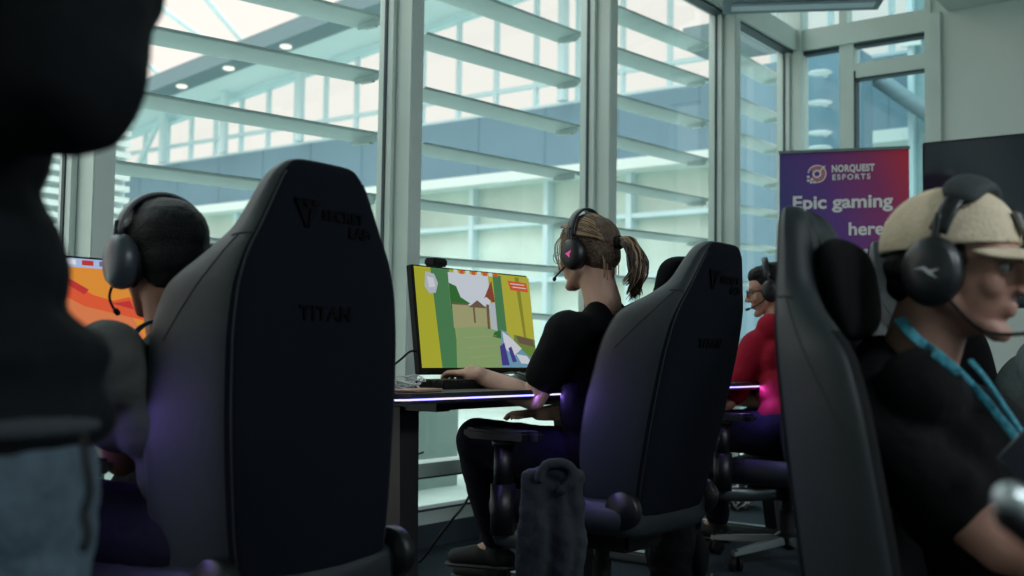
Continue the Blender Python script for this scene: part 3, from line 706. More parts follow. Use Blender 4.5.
for i in range(420):        # strands over the crown, combed to the tie
    a = rnd.uniform(-1.5, 1.5); t0 = rnd.uniform(.0, 1)
    st = Vector((math.sin(a)*.082, .075*math.cos(a)*t0+.01, .060+.072*math.cos(a)*(1-.35*t0)))
    md = Vector((math.sin(a)*.086, -.03, .05+.082*math.cos(a)+rnd.uniform(-.003, .003)))
    m2 = Vector((math.sin(a)*.066, -.085, .038+.052*math.cos(a))); en = Vector((math.sin(a)*.012, -.112, .030+rnd.uniform(-.01, .01)))
    tube(bm, [inv @ (H @ q) for q in smoothpts([st, md, m2, en], 4)], .0020, 5, mi=0 if rnd.random() < .55 else 1)
for i in range(36):         # loose strands by the face and nape
    y = rnd.uniform(.03, .075); s = -1 if i % 2 else 1
    if i < 24: pts = [(s*.066, y-.02, .07), (s*.080, y, .04), (s*.078, y+.004, .0), (s*.070, y+rnd.uniform(-.01, .01), -.03-rnd.uniform(0, .02))]
    else: x = rnd.uniform(-.05, .05); pts = [(x, -.085, .0), (x, -.092, -.03), (x+.004, -.088, -.06-rnd.uniform(0, .03))]
    tube(bm, [inv @ (H @ q) for q in smoothpts(pts, 4)], .0015, 5, mi=1)
finish('hair_strands', bm, [mat('hair_dark_strand', (58, 42, 36), .45), mat('hair_light_strand', (160, 130, 98), .4)], hw)
bm = bmesh.new(); tube(bm, [inv @ (H @ Vector((math.cos(a)*.017, -.124, .03+math.sin(a)*.017))) for a in [k*.35 for k in range(19)]], .006, 8); finish('hair_tie', bm, PLASTD, p)
bm = bmesh.new(); Hi = inv @ H
for s in (-1, 1):
    tube(bm, [Hi @ Vector((s*.032+math.cos(a)*.022, .100, .002+math.sin(a)*.019)) for a in [k*.35 for k in range(19)]], .0012, 6)
    tube(bm, [Hi @ Vector(c) for c in ((s*.054, .098, .006), (s*.07, .06, .006), (s*.078, .0, .003))], .0012, 6)
tube(bm, [Hi @ Vector(c) for c in ((-.010, .101, .004), (0, .106, .008), (.010, .101, .004))], .0012, 6)
finish('glasses', bm, METGREY, p)
headset('black headset with a small pink triangle emblem on the ponytailed player', H, 1.0, mat('headset_black', (20, 20, 25), .4), accent=emis('pink_glow', (214, 90, 150), .9), mic=-1, bandw=.016, logo='tri', headz=.016, lift=.004)

# ---- red shirt player
hc = onY(770, 291, 2.02); neck4 = hc+Vector((.0, -.05, -.145)); hip4 = Vector((4.42, 1.86, .54))
shL = neck4+Vector((-.185, .03, -.10)); shR = neck4+Vector((.19, -.02, -.08))
elL = onY(727, 383, 2.12); elL.z = .80; elL = shL+Vector((-.08, .10, -.25)); wr4 = elL+Vector((.06, .25, -.0))
p, H, inv = person('person', 'player in a red T-shirt with glasses, half hidden between the two gaming chairs', SKIN, hip4, neck4, R(92), hc, R(112), R(-10),
    [(shL, elL, wr4, (0, 1, 0), (0, 0, 1), False), (shR, shR+Vector((.05, .1, -.27)), shR+Vector((-.03, .36, -.28)), (0, 1, 0), (0, 0, 1), True)],
    [(hip4+Vector((-.09, .02, 0)), Vector((4.40, 2.32, .54)), Vector((4.46, 2.34, .09)), (0, 1, 0)), (hip4+Vector((.09, .02, 0)), Vector((4.60, 2.32, .54)), Vector((4.70, 2.32, .09)), (0, 1, 0))],
    TEER, TROUS, sleeve=.62)
hairblob('hair', H, inv, p, HAIRB, [((0, .03, .08), (.064, .056, .04))], disp=.007, front=True)
bm = bmesh.new(); Hi = inv @ H
for s in (-1, 1):
    tube(bm, [Hi @ Vector((s*.032+math.cos(a)*.022, .100, .002+math.sin(a)*.018)) for a in [k*.35 for k in range(19)]], .002, 6)
    tube(bm, [Hi @ Vector(c) for c in ((s*.054, .098, .006), (s*.07, .06, .006), (s*.078, .0, .003))], .002, 6)
finish('glasses', bm, PLASTD, p)
headset('black headset on the player in the red shirt', H, 1.0, bpy.data.materials['headset_black'], mic=-1, bandw=.014, headz=.014)

# ---- man in the beige cap
F3 = R(-82)
hc = onD(955, 268, 1.74); hf3 = R(-91)
neck3 = hc+Vector((.01, .065, -.15)); hip3 = Vector((1.74, .32, .40))
shR3 = neck3+Vector((-.175, .03, -.09)); shL3 = neck3+Vector((.19, .02, -.085))
el3 = onD(1004, 548, 1.50); wr3 = el3+Vector((.02, -.25, -.02))
p3, H, inv = person('person', 'man in a beige cap and black T-shirt facing right in the right foreground', SKIN4, hip3, neck3, F3, hc, hf3, R(-5),
    [(shR3, el3, wr3, (0, -1, 0), (0, 0, 1), True), (shL3, shL3+Vector((.06, -.12, -.26)), shL3+Vector((0, -.4, -.24)), (0, -1, 0), (0, 0, 1), False)],
    [(hip3+Vector((-.09, -.02, 0)), Vector((1.64, -.12, .44)), Vector((1.64, -.14, .09)), (0, -1, 0)), (hip3+Vector((.09, -.02, 0)), Vector((1.94, -.12, .44)), Vector((1.96, -.14, .09)), (0, -1, 0))],
    TEEB, TROUS, sleeve=.50, hs=1.04, sh=.18, torso_k=1.02, under=[(neck3+Vector((-.10, .03, -.055)), neck3+Vector((-.01, .052, .0)), .055, .046), (neck3+Vector((.10, .03, -.055)), neck3+Vector((.01, .052, .0)), .055, .046)])
mm = inv @ H @ Matrix.Scale(1.04, 4)
hairblob('hair', H, inv, p3, HAIRB, [((0, -.055, .0), (.073, .052, .05)), ((0, -.062, -.028), (.060, .038, .036)), ((-.055, -.03, -.008), (.022, .045, .028)), ((.055, -.03, -.008), (.022, .045, .028)), ((-.064, .022, .012), (.010, .014, .026)), ((.064, .022, .012), (.010, .014, .026))], hs=1.04, base=False, disp=.006)
# cap: crown + brim + button + patch
bm = bmesh.new(); bmesh.ops.create_uvsphere(bm, u_segments=48, v_segments=32, radius=1)
for v in bm.verts:
    x, y, z = v.co
    v.co = Vector((x*.087, y*.104-.012, z*.094+.030))
    if y > 0: v.co.z += .012*y*max(0, z)
bmesh.ops.bisect_plane(bm, geom=bm.verts[:]+bm.edges[:]+bm.faces[:], plane_co=(0, 0, .028), plane_no=(0, -.15, 1), clear_inner=True)
bmesh.ops.transform(bm, matrix=mm, verts=bm.verts[:])
cp = finish('cap', bm, CAPM, p3); so = cp.modifiers.new('thick', 'SOLIDIFY'); so.thickness = .003; so.offset = -1
bm = bmesh.new(); rows = []
for j in range(9):
    v = j/8; row = []
    for i in range(17):
        a = -1+2*i/16; ang = a*R(58)
        bx, by = math.sin(ang)*.086, .094*math.cos(ang)-.008
        ext = .076*max(0, math.cos(a*1.5))**.75*v
        x = bx*(1-.02*v); y = by+ext; z = .034-.010*a*a-(ext/.076)*(.010+.024*a*a)
        row.append(bm.verts.new((x, y, z)))
    rows.append(row)
for a, b in zip(rows, rows[1:]):
    for i in range(16): bm.faces.new((a[i], a[i+1], b[i+1], b[i]))
bmesh.ops.transform(bm, matrix=mm, verts=bm.verts[:])
br = finish('brim', bm, CAPM, cp); so = br.modifiers.new('thick', 'SOLIDIFY'); so.thickness = .004
bm = bmesh.new(); ell(bm, (0, -.012, .130), (.008, .008, .004), mt=mm); finish('cap_button', bm, CAPM, cp)
bm = bmesh.new(); pts = [(-.016, .082), (.016, .082), (.018, .060), (.0, .046), (-.018, .060)]
def capf(x, z, o): 
    zz = (z-.030)/.098; xx = x/.087; yy = math.sqrt(max(0, 1-zz*zz-xx*xx)); return Vector((x, yy*.112-.012+o, z+.012*yy*zz))
A = [bm.verts.new(capf(x, z, .004)) for x, z in pts]; B = [bm.verts.new(capf(x, z, -.002)) for x, z in pts]; bm.faces.new(A); bm.faces.new(B[::-1])
for k in range(5): bm.faces.new((A[k], B[k], B[(k+1) % 5], A[(k+1) % 5]))
bmesh.ops.recalc_face_normals(bm, faces=bm.faces[:]); bmesh.ops.transform(bm, matrix=mm, verts=bm.verts[:]); finish('cap_patch', bm, mat('patch_grey', (110, 108, 104), .8), cp, False)
headset('large black headset with a white cat-like mark over the beige cap', H, 1.04, mat('headset_satin', (26, 30, 34), .38, bump=.05), accent=mat('white_mark', (190, 194, 196), .5), mic=1, logo='x', scale=1.03, bandw=.014, slab_band=mat('band_fabric', (46, 52, 54), .8, 0, .2, 200), headz=-.004, lift=-.006, fwd=.026, micbend=[(.094, .02, -.05), (.088, .07, -.092), (.06, .118, -.092), (.03, .132, -.078)])
# lanyard laid on the shirt
bpy.context.view_layer.update(); _dg = bpy.context.evaluated_depsgraph_get(); _trees = []
for ch in p3.children:
    if ch.name.startswith(('t_shirt', 'body')):
        me = ch.evaluated_get(_dg).to_mesh(); b_ = bmesh.new(); b_.from_mesh(me); b_.transform(ch.matrix_world); _trees.append(BVHTree.FromBMesh(b_)); b_.free()
def onshirt(px, py, off, fall):
    d = ray(px, py); L_ = d.length; best = None
    for t in _trees:
        h = t.ray_cast(CAM, d/L_)
        if h[0] is not None and (best is None or h[3] < best): best = h[3]
    return CAM+d*((best/L_ if best and best/L_ < fall+.25 else fall)-off)
bm = bmesh.new()
path = smoothpts([Vector(q) for q in ((899, 318, 1.72), (908, 330, 1.68), (922, 343, 1.63), (940, 357, 1.60), (958, 372, 1.57), (978, 392, 1.55), (1000, 418, 1.53), (1022, 445, 1.52), (1040, 466, 1.52))], 3)
lp = [onshirt(q.x, q.y, .010, q.z) for q in path]
tube(bm, smoothpts(lp, 6), [.0105-.0045*min(1, k/90) for k in range(len(smoothpts(lp, 6)))], 10, flat=.14, up=(-.3, .2, 1)); ln_ = finish('lanyard', bm, LANY); tag(ln_, 'teal patterned lanyard round the neck of the man in the beige cap', 'lanyard')
bm = bmesh.new(); tube(bm, smoothpts([onshirt(970, 360, .012, 1.58), onshirt(985, 378, .012, 1.55), onshirt(1008, 412, .012, 1.52), onshirt(1032, 447, .012, 1.50)], 6), .004, 8, flat=.4, up=(-.3, .2, 1)); finish('lanyard_strand', bm, LANY, ln_)
bc = onD(1022, 448, 1.64); bm = bmesh.new()
e1 = (onD(1040, 458, 1.46)-onD(1008, 428, 1.46)).normalized(); e2 = (onD(1010, 462, 1.46)-onD(1022, 450, 1.46)).normalized(); e3 = e1.cross(e2).normalized(); e2 = e3.cross(e1)
bmt = Matrix((e1, e2, e3)).transposed().to_4x4(); bmt.translation = onD(1030, 462, 1.45)
box(bm, -.035, .035, -.025, .025, -.001, .001, mt=bmt); finish('badge_sleeve', bm, mat('badge_plastic', (24, 28, 38), .3), ln_, False)
bm = bmesh.new(); q = [bmt @ Vector(c) for c in ((-.035, -.025, .001), (.035, -.025, .001), (.035, .025, .001), (-.035, .025, .001), (-.035, -.025, .001))]; tube(bm, q, .0012, 6); finish('badge_rim', bm, METGREY, ln_)

# ---- person in grey at the right edge
hip5 = Vector((3.10, .28, .50)); hc = onD(1082, 282, 2.95); neck5 = hc+Vector((0, .05, -.15))
sa = neck5+Vector((-.19, .0, -.09)); sb = neck5+Vector((.19, 0, -.09)); hip5 = Vector((neck5.x, neck5.y+.12, .52))
p, H, inv = person('person', 'person in a grey sweatshirt cut off by the right edge of the picture', SKIN, hip5, neck5, R(-88), hc, R(-90), 0,
    [(sa, sa+Vector((-.04, -.10, -.26)), sa+Vector((0, -.36, -.22)), (0, -1, 0), (0, 0, 1), True), (sb, sb+Vector((.04, -.10, -.26)), sb+Vector((0, -.36, -.22)), (0, -1, 0), (0, 0, 1), False)],
    [(hip5+Vector((-.09, 0, 0)), hip5+Vector((-.1, -.44, .02)), hip5+Vector((-.1, -.46, -.42)), (0, -1, 0)), (hip5+Vector((.09, 0, 0)), hip5+Vector((.1, -.44, .02)), hip5+Vector((.1, -.46, -.42)), (0, -1, 0))],
    SWEAT, TROUS, long=True, torso_k=1.1)
hairblob('hair', H, inv, p, HAIRB, [], front=True)
c5 = place_chair((hip5.x, hip5.y+.02, 0), R(180), 8, 'dark gaming chair under the person in the grey sweatshirt at the right edge')

# ---- standing person at the left edge (dark jacket, jeans)
D = 1.02
base = onD(-132, 300, D); bx, by = base.x, base.y
st = empty('person', (bx, by, 0)); tag(st, 'standing person in a dark jacket and blue jeans with arms folded, left edge foreground', 'person')
inv = Matrix.Translation((-bx, -by, 0)); hip = Vector((bx, by, .90)); nk = Vector((bx, by+.0, 1.44)); FS = R(70)
rt = Vector((math.sin(FS), -math.cos(FS), 0)); fw = Vector((math.cos(FS), math.sin(FS), 0))
bm = bmesh.new(); torso(bm, hip, nk, FS, .86); Hs = headframe(nk+Vector((0, 0, .15))+fw*.04, FS, R(-12)); head(bm, Hs, nk)
eR = onD(62, 76, .97); eL = Vector((bx, by, 1.08))-rt*.28+fw*.08; sR = nk+rt*.19-Vector((0, 0, .08)); sL = nk-rt*.19-Vector((0, 0, .08))
wR = Vector((bx, by, 1.14))+fw*.22-rt*.12; wL = Vector((bx, by, 1.10))+fw*.25-rt*.02
for s, e, w, hd, r_ in ((sR, eR, wR, -rt, True), (sL, eL, wL, rt, False)):
    chain(bm, [s, e], [.046, .038]); chain(bm, [e, w], [.038, .028]); hand(bm, w, hd, fw, r_)
kn = [hip+rt*s*.10+Vector((0, 0, -.43)) for s in (-1, 1)]; an = [Vector((k.x, k.y, .09)) for k in kn]
for k, a, s in zip(kn, an, (-1, 1)): chain(bm, [hip+rt*s*.09, k, a], [.08, .055, .04]); cap(bm, a, a+fw*.12-Vector((0, 0, .04)), .03, .028)
bmesh.ops.transform(bm, matrix=inv, verts=bm.verts[:]); blob('body', bm, SKIN2, st, .007, 3)
bm = bmesh.new(); torso(bm, hip+Vector((0, 0, .0)), nk, FS, 1.14, .19)
for z, w, d_ in ((.80, .228, .16), (.86, .222, .16), (.95, .180, .145), (1.03, .145, .13)):
    ell(bm, Vector((bx, by, z)), (w, d_, .07), Matrix.Rotation(FS-math.pi/2, 3, 'Z'))
for s, e, w in ((sR, eR, wR), (sL, eL, wL)): chain(bm, [s, s.lerp(e, .5), e, e.lerp(w, .5), w], [.078, .080, .072, .060, .045])
bmesh.ops.transform(bm, matrix=inv, verts=bm.verts[:]); jk = blob('jacket', bm, JACK, st, .009, 4, .022, .10)
bm = bmesh.new()
ell(bm, Vector((bx, by, .795)), (.230, .165, .028), Matrix.Rotation(FS-math.pi/2, 3, 'Z')); bmesh.ops.transform(bm, matrix=inv, verts=bm.verts[:]); blob('hem', bm, mat('rib_hem', (36, 42, 46), .9, 0, .1, 20, .5, 30), jk, .006, 2)
bm = bmesh.new(); ell(bm, hip-Vector((0, 0, .16)), (.212, .145, .14), Matrix.Rotation(FS-math.pi/2, 3, 'Z'))
for k, a, s in zip(kn, an, (-1, 1)): chain(bm, [hip+rt*s*.118-Vector((0, 0, .16)), k+rt*s*.018, a+Vector((0, 0, .03))], [.098, .080, .068])
bmesh.ops.transform(bm, matrix=inv, verts=bm.verts[:]); blob('jeans', bm, JEANS, st, .009, 4, .012, .07)
for a in an:
    bm = bmesh.new(); chain(bm, [a-fw*.04-Vector((0, 0, .045)), a+fw*.16-Vector((0, 0, .05))], [.04, .035]); cap(bm, a, a-Vector((0, 0, .05)), .045, .04); bmesh.ops.transform(bm, matrix=inv, verts=bm.verts[:]); blob('shoe', bm, SHOE, st, .008, 3)
hairblob('hair', Hs, inv, st, HAIRB, [], front=True)
cable('drawcord', [inv @ onD(83, 436, .845), inv @ onD(86, 460, .84), inv @ onD(90, 490, .84), inv @ onD(84, 515, .84), inv @ onD(88, 535, .84), inv @ onD(82, 552, .84)], .0035, PLASTD, st)

# ------------------------------------------------------------------ desks
LEDM = emis('led_strip', (168, 160, 255), 2.6)
def desk(x0, x1, label, y0=1.96, y1=2.68, zt=.755):
    cx = (x0+x1)/2; r = empty('gaming_desk', (cx, (y0+y1)/2, 0)); tag(r, label, 'desk', 'black gaming desks along the glass')
    w, d = (x1-x0)/2, (y1-y0)/2
    bm = bmesh.new(); box(bm, -w, w, -d, d, zt-.028, zt)
    bmesh.ops.bevel(bm, geom=[e for e in bm.edges if abs(e.verts[0].co.z-e.verts[1].co.z) > .01], offset=.06, segments=6, affect='EDGES')
    bmesh.ops.bevel(bm, geom=[e for e in bm.edges if abs(e.verts[0].co.z-e.verts[1].co.z) < .001 ], offset=.004, segments=2, affect='EDGES')
    finish('desktop', bm, DESKM, r, True, 40)
    bm = bmesh.new(); 
    pts = [(-w-.0015, d-.08, zt-.016), (-w-.0015, -d+.06, zt-.016)] + [(-w+.06-.0615*math.cos(a), -d+.06-.0615*math.sin(a), zt-.016) for a in [k*math.pi/12 for k in range(1, 6)]] + [(-w+.06, -d-.0015, zt-.016), (w-.06, -d-.0015, zt-.016)]
    tube(bm, pts, .0028, 6); finish('led_strip', bm, LEDM, r)
    bm = bmesh.new(); box(bm, -w+.28, w-.28, -.03, .03, zt-.075, zt-.03); box(bm, -w+.28, -w+.34, -d+.1, d-.08, zt-.06, zt-.029); box(bm, w-.34, w-.28, -d+.1, d-.08, zt-.06, zt-.029); finish('frame', bm, PLASTIC, r, False)
    for s in (-1, 1):
        bm = bmesh.new(); xx = s*(w-.31)
        A = []
        for z, y, ww in ((zt-.05, -.10, .042), (.05, -.16, .036)):
            A.append([bm.verts.new((xx+dx+s*(.05 if z < .1 else 0), y+dy, z)) for dx, dy in ((-ww, -.03), (ww, -.03), (ww, .03), (-ww, .03))])
        for j in range(4): bm.faces.new((A[0][j], A[0][(j+1) % 4], A[1][(j+1) % 4], A[1][j]))
        bm.faces.new(A[0][::-1]); bm.faces.new(A[1]); bmesh.ops.recalc_face_normals(bm, faces=bm.faces[:])
        lg = finish('leg', bm, PLASTIC, r, False)
        bm = bmesh.new(); box(bm, xx+s*.05-.035, xx+s*.05+.035, -d+.06, d-.02, .008, .05); bmesh.ops.bevel(bm, geom=bm.edges[:], offset=.01, segments=2, affect='EDGES'); finish('foot', bm, METGREY, lg, True, 40)
    return r
d1 = desk(.62, 2.02, 'black gaming desk with the orange game screen, behind the large foreground chair')
d2 = desk(2.10, 3.58, 'black gaming desk with a purple light strip and the green and yellow screen')
d3 = desk(3.74, 5.24, 'black gaming desk in front of the player in the red shirt')
for xc, s in ((1.32, 1.1), (2.84, 1.1), (4.5, 1.1)):
    for yy, zz, pw in ((1.93, .70, 2.2),):
        ld = bpy.data.lights.new('led_glow', 'AREA'); ld.shape = 'RECTANGLE'; ld.size = s; ld.size_y = .01; ld.energy = pw; ld.color = (.30, .18, 1.0)
        lo = bpy.data.objects.new('led_glow', ld); COL.objects.link(lo); lo.location = (xc, 1.952, .735); lo.rotation_euler = (R(-50), 0, 0)

def poly(bm, pts, w, h, lay, mi):
    vs = [bm.verts.new(((u-.5)*w, -.0004*lay, (v-.5)*h)) for u, v in pts]; f = bm.faces.new(vs); f.material_index = mi
    f.normal_update()
    if f.normal.y > 0: f.normal_flip()
def monitor(name_l, loc, rz, tilt, w, h, polys, cols, strength=1.0, zc=.242):
    r = empty('monitor', loc, rz); tag(r, name_l, 'monitor')
    T = Matrix.Translation((0, 0, zc)) @ Matrix.Rotation(tilt, 4, 'X')
    bm = bmesh.new(); box(bm, -w/2-.006, w/2+.006, .004, .03, -h/2-.02, h/2+.006); bmesh.ops.bevel(bm, geom=bm.edges[:], offset=.003, segments=2, affect='EDGES'); bmesh.ops.transform(bm, matrix=T, verts=bm.verts[:]); hs_ = finish('housing', bm, PLASTD, r, True, 40)
    bm = bmesh.new(); 
    for i, (mi, pts) in enumerate(polys): poly(bm, pts, w, h, i, mi)
    bmesh.ops.transform(bm, matrix=T, verts=bm.verts[:])
    finish('screen', bm, [emis('screen_%d' % k, c, strength) for k, c in enumerate(cols)], r, False)
    bm = bmesh.new(); lathe(bm, [(.007, 0), (.007, .0015)], 20, T @ Matrix.Translation((0, .0035, -h/2-.0105)) @ Matrix.Rotation(R(90), 4, 'X')); finish('maker_mark', bm, CHROME, hs_)
    bm = bmesh.new(); tube(bm, [(0, .07, .01), (0, .06, zc)], .018, 12, flat=1.4); box(bm, -.04, .04, .025, .07, zc-.04, zc+.04); finish('stand', bm, PLASTIC, r)
    bm = bmesh.new(); box(bm, -.12, .12, -.06, .14, 0, .012); bmesh.ops.bevel(bm, geom=bm.edges[:], offset=.005, segments=2, affect='EDGES'); finish('stand_base', bm, PLASTIC, r, True, 40)
    return r, T
full = [(0, 0), (1, 0), (1, 1), (0, 1)]
# green/yellow game screen
cols2 = [(190, 190, 60), (84, 140, 92), (222, 230, 240), (176, 176, 130), (150, 178, 120), (196, 192, 70), (150, 80, 60), (120, 100, 80), (120, 170, 200), (228, 232, 238), (80, 70, 150), (226, 100, 60), (120, 150, 70), (60, 120, 60), (150, 150, 60), (196, 205, 215)]
P2 = [(0, full), (1, [(.12, 0), (.30, 0), (.285, 1), (.12, 1)]), (0, [(0, 0), (.16, 0), (.13, 1), (0, 1)]), (4, [(.28, 0), (.80, 0), (.66, .45), (.30, .40)]), (2, [(.27, .62), (.62, .62), (.62, .97), (.27, .97)]),
      (13, [(.27, .86), (.33, .83), (.36, .72), (.44, .66), (.27, .60)]), (2, [(.30, .90), (.58, .92), (.6, .72), (.40, .70), (.34, .80)]),
      (3, [(.28, .40), (.60, .43), (.60, .64), (.46, .64), (.28, .64)]), (7, [(.42, .62), (.50, .70), (.58, .62)]), (7, [(.28, .64), (.42, .64), (.42, .655), (.28, .66)]), (7, [(.455, .46), (.47, .46), (.47, .62), (.455, .62)]), (7, [(.57, .40), (.59, .40), (.60, .66), (.575, .66)]),
      (6, [(.56, .72), (.64, .92), (.66, .66), (.58, .74)]), (15, [(.60, .40), (.68, .38), (.67, .70), (.60, .66)]), (1, [(.655, .38), (.74, .38), (.73, .98), (.655, .98)]),
      (5, [(.73, .98), (1, .98), (1, 0), (.84, .2), (.74, .38)]), (14, [(.86, .98), (.90, .98), (.92, .3), (.90, .25)]), (12, [(.80, .35), (1, .30), (1, .0), (.78, .0)]), (7, [(.82, .34), (.98, .30), (.99, .22), (.84, .26)]),
      (4, [(.30, .0), (.78, .0), (.68, .36), (.60, .40), (.31, .38)]), (13, [(.62, .37), (.70, .40), (.68, .30), (.60, .32)]),
      (8, [(.68, .40), (.74, .36), (.88, .16), (1, .04), (1, 0), (.66, 0)]), (9, [(.69, .38), (.76, .32), (.86, .20), (.78, .12), (.70, .2)]), (10, [(.655, .22), (.70, .26), (.73, .02), (.66, .02)]), (9, [(.80, .14), (.9, .12), (.95, .03), (.84, .04)]), (10, [(.73, .2), (.76, .22), (.80, .06), (.76, .05)]),
      (15, [(.07, .95), (.14, .93), (.165, .84), (.14, .74), (.09, .73), (.055, .80)]), (9, [(.08, .90), (.13, .89), (.14, .80), (.09, .79)]),
      (11, [(.78, .93), (.96, .92), (.97, .82), (.80, .83)]), (9, [(.80, .905), (.94, .90), (.94, .89), (.80, .895)]), (9, [(.82, .87), (.95, .865), (.95, .855), (.82, .86)])]
for k in range(8): P2.append((11 if k % 2 else 9, [(.30+k*.05, .955), (.335+k*.05, .955), (.335+k*.05, .995), (.30+k*.05, .995)]))
for k in range(3): P2.append((3, [(.33+.02*k, .30-.1*k), (.62, .33-.1*k), (.62, .325-.1*k), (.33+.02*k, .29-.1*k)]))
tl, tr, bl_ = onY(421, 268, 2.36), onY(523, 273, 2.36), onY(427, 366, 2.33)
mw = .60; mc = (onY(416, 300, 2.36).x+onY(533, 300, 2.36).x)/2
m2, T2 = monitor('monitor showing a green and yellow game scene on the middle desk', (mc, 2.36, .755), R(-2), R(-8), .60, .335, P2, cols2, .66, .226)
m2.scale = (1, 1, 1)
bm = bmesh.new(); box(bm, -.035, .035, .0, .05, 0, .028); bmesh.ops.bevel(bm, geom=bm.edges[:], offset=.006, segments=2, affect='EDGES'); lathe(bm, [(.009, 0), (.007, .004)], 16, Matrix.Translation((0, -.0, .014)) @ Matrix.Rotation(R(90), 4, 'X'))
wc = finish('webcam', bm, PLASTD, None, True, 40); wc.location = (m2.location.x-.17, 2.385, .755+.226+.1725); tag(wc, 'small black webcam on top of the green and yellow screen', 'webcam')
# orange game screen
cols1 = [(226, 130, 84), (176, 200, 236), (230, 96, 60), (200, 60, 60), (232, 150, 60), (236, 236, 240), (150, 120, 60), (120, 110, 160)]
P1 = [(0, full), (1, [(.35, 1), (1, 1), (1, .35), (.78, .55), (.55, .80)]), (4, [(.05, .93), (.42, .93), (.62, .72), (.9, .48), (1, .2), (.85, 0), (.6, .3), (.5, .6)]), (1, [(0, .93), (1, .93), (1, 1), (0, 1)]),
      (2, [(.02, .88), (.12, .93), (.34, .72), (.74, .55), (.72, .48), (.30, .63)]), (3, [(.1, .92), (.14, .93), (.32, .76), (.30, .72)]), (2, [(.38, .66), (.5, .72), (.56, .62), (.5, .58)]), (3, [(.42, .66), (.5, .69), (.52, .62)]),
      (5, [(.62, .60), (.70, .62), (.72, .52), (.64, .52)]), (7, [(.70, .52), (.76, .52), (.78, .2), (.72, .2)]), (2, [(.72, .48), (.77, .48), (.77, .30), (.73, .30)]), (6, [(.12, .80), (.2, .76), (.16, .5)]), (6, [(.58, .54), (.66, .52), (.62, .44)]),
      (3, [(.42, .05), (.55, .16), (.72, .20), (.66, .08)]), (2, [(.46, .08), (.52, .13), (.6, .15), (.56, .08)]), (7, [(.60, .84), (.68, .88), (.75, .82), (.72, .74), (.64, .75)]), (5, [(.62, .83), (.68, .86), (.73, .81), (.70, .76), (.64, .77)])]
for k in range(12): P1.append(((3, 7, 5)[k % 3], [(.06+k*.075, .945), (.11+k*.075, .945), (.11+k*.075, .985), (.06+k*.075, .985)]))
ml = onY(68, 262, 2.38)
m1, T1 = monitor('monitor showing an orange and pale blue game scene at the left edge', (ml.x+.17, 2.38, .755), R(-2), R(-5), .60, .31, P1, cols1, .8, .17)
m3, T3 = monitor('dark-backed monitor in front of the player in the red shirt', (4.62, 2.40, .755), R(-2), R(-5), .60, .335, [(0, full)], [(60, 70, 90)], .5)

# ---- things on the middle desk
ZT = .7555
def onDesk(px, py): return onZ(px, py, ZT)
ph = onY(419, 385, 2.04); ph.z = ZT
o = rbox('phone', -.075, .075, -.037, .037, 0, .009, mat('phone_case', (150, 112, 98), .4), None, .004, 3); o.location = ph; o.rotation_euler = (0, 0, R(12)); tag(o, 'phone in a brownish pink case lying at the left end of the middle desk', 'phone')
kbp = onY(440, 376, 2.20); kbp.z = ZT
kb = empty('keyboard', kbp, R(4)); tag(kb, 'black keyboard under the hand of the ponytailed player', 'keyboard')
bm = bmesh.new(); box(bm, -.07, .30, -.065, .065, 0, .018); bmesh.ops.bevel(bm, geom=bm.edges[:], offset=.004, segments=2, affect='EDGES'); finish('case', bm, PLASTD, kb, True, 40)
bm = bmesh.new()
for i in range(18):
    for j in range(5): box(bm, -.064+i*.02, -.047+i*.02, -.058+j*.024, -.038+j*.024, .018, .027)
finish('keycaps', bm, PLASTIC, kb, False)
def lumpy(name, c, r, m, label, cat, rz=0, disp=.004):
    bm = bmesh.new(); ell(bm, (0, 0, r[2]), r)
    for v in bm.verts: v.co.z = max(v.co.z, .0)
    o = finish(name, bm, m); o.location = c; o.rotation_euler = (0, 0, rz); tag(o, label, cat); return o
ms = wrL+Vector((-.04, .10, 0)); 
k2p = onY(498, 368, 2.26); k2p.z = ZT
k2 = empty('folded_sleeve', k2p, R(-3)); tag(k2, 'crumpled pale plastic sleeve with a cable under the green and yellow screen', 'packaging')
bm = bmesh.new()
for i in range(9): x = -.20+i*.05; cap(bm, (x, random.uniform(-.03, .03), .016), (x+.07, random.uniform(-.03, .03), .020+random.uniform(0, .012)), .016, .015)
blob('sleeve', bm, mat('crumpled_plastic', (170, 176, 176), .35, 0, .15, 30), k2, .005, 2, .012, .03)
cable('cable', [(-.22, -.03, .012), (-.1, -.055, .03), (.02, -.045, .045), (.1, -.05, .03), (.2, -.02, .012)], .003, mat('pale_cable', (190, 192, 190), .5), k2)
wb = onY(404, 378, 2.22); wb.z = ZT
cb = empty('coiled_cable', wb); tag(cb, 'tangled pale cable at the left end of the middle desk', 'cable')
for k in range(5):
    a0 = random.uniform(0, 6); pts = [(math.cos(a0+t*.9)*(.05+.008*k), math.sin(a0+t*.9)*(.03+.004*k), .006+.006*k+.01*math.sin(t*2+k)) for t in range(8)]
    cable('loop', pts, .0022, bpy.data.materials['pale_cable'], cb, 6)
tag(cable('power_cable', [onY(385, 372, 2.3), onY(400, 360, 2.34), onY(412, 351, 2.36), onY(424, 357, 2.42), onY(428, 372, 2.45)], .0035, PLASTD), 'black cable arching behind the left side of the green and yellow screen', 'cable')
g = lambda px, py, y: onY(px, py, y)
tag(cable('hanging_cable', [g(476, 455, 2.72), g(474, 480, 2.74), g(466, 502, 2.72), g(452, 520, 2.68), g(438, 538, 2.72), g(425, 556, 2.85), onZ(418, 562, .012), onZ(404, 560, .012)], .005, PLASTD), 'black cable hanging from the desk down to the carpet below the green screen', 'cable')
tag(cable('hooked_cable', [g(418, 425, 2.30), g(411, 440, 2.28), g(409, 449, 2.26), g(416, 454, 2.24), g(424, 452, 2.22)], .003, METGREY), 'thin grey cable with a small black clip beside the leg of the middle desk', 'cable')

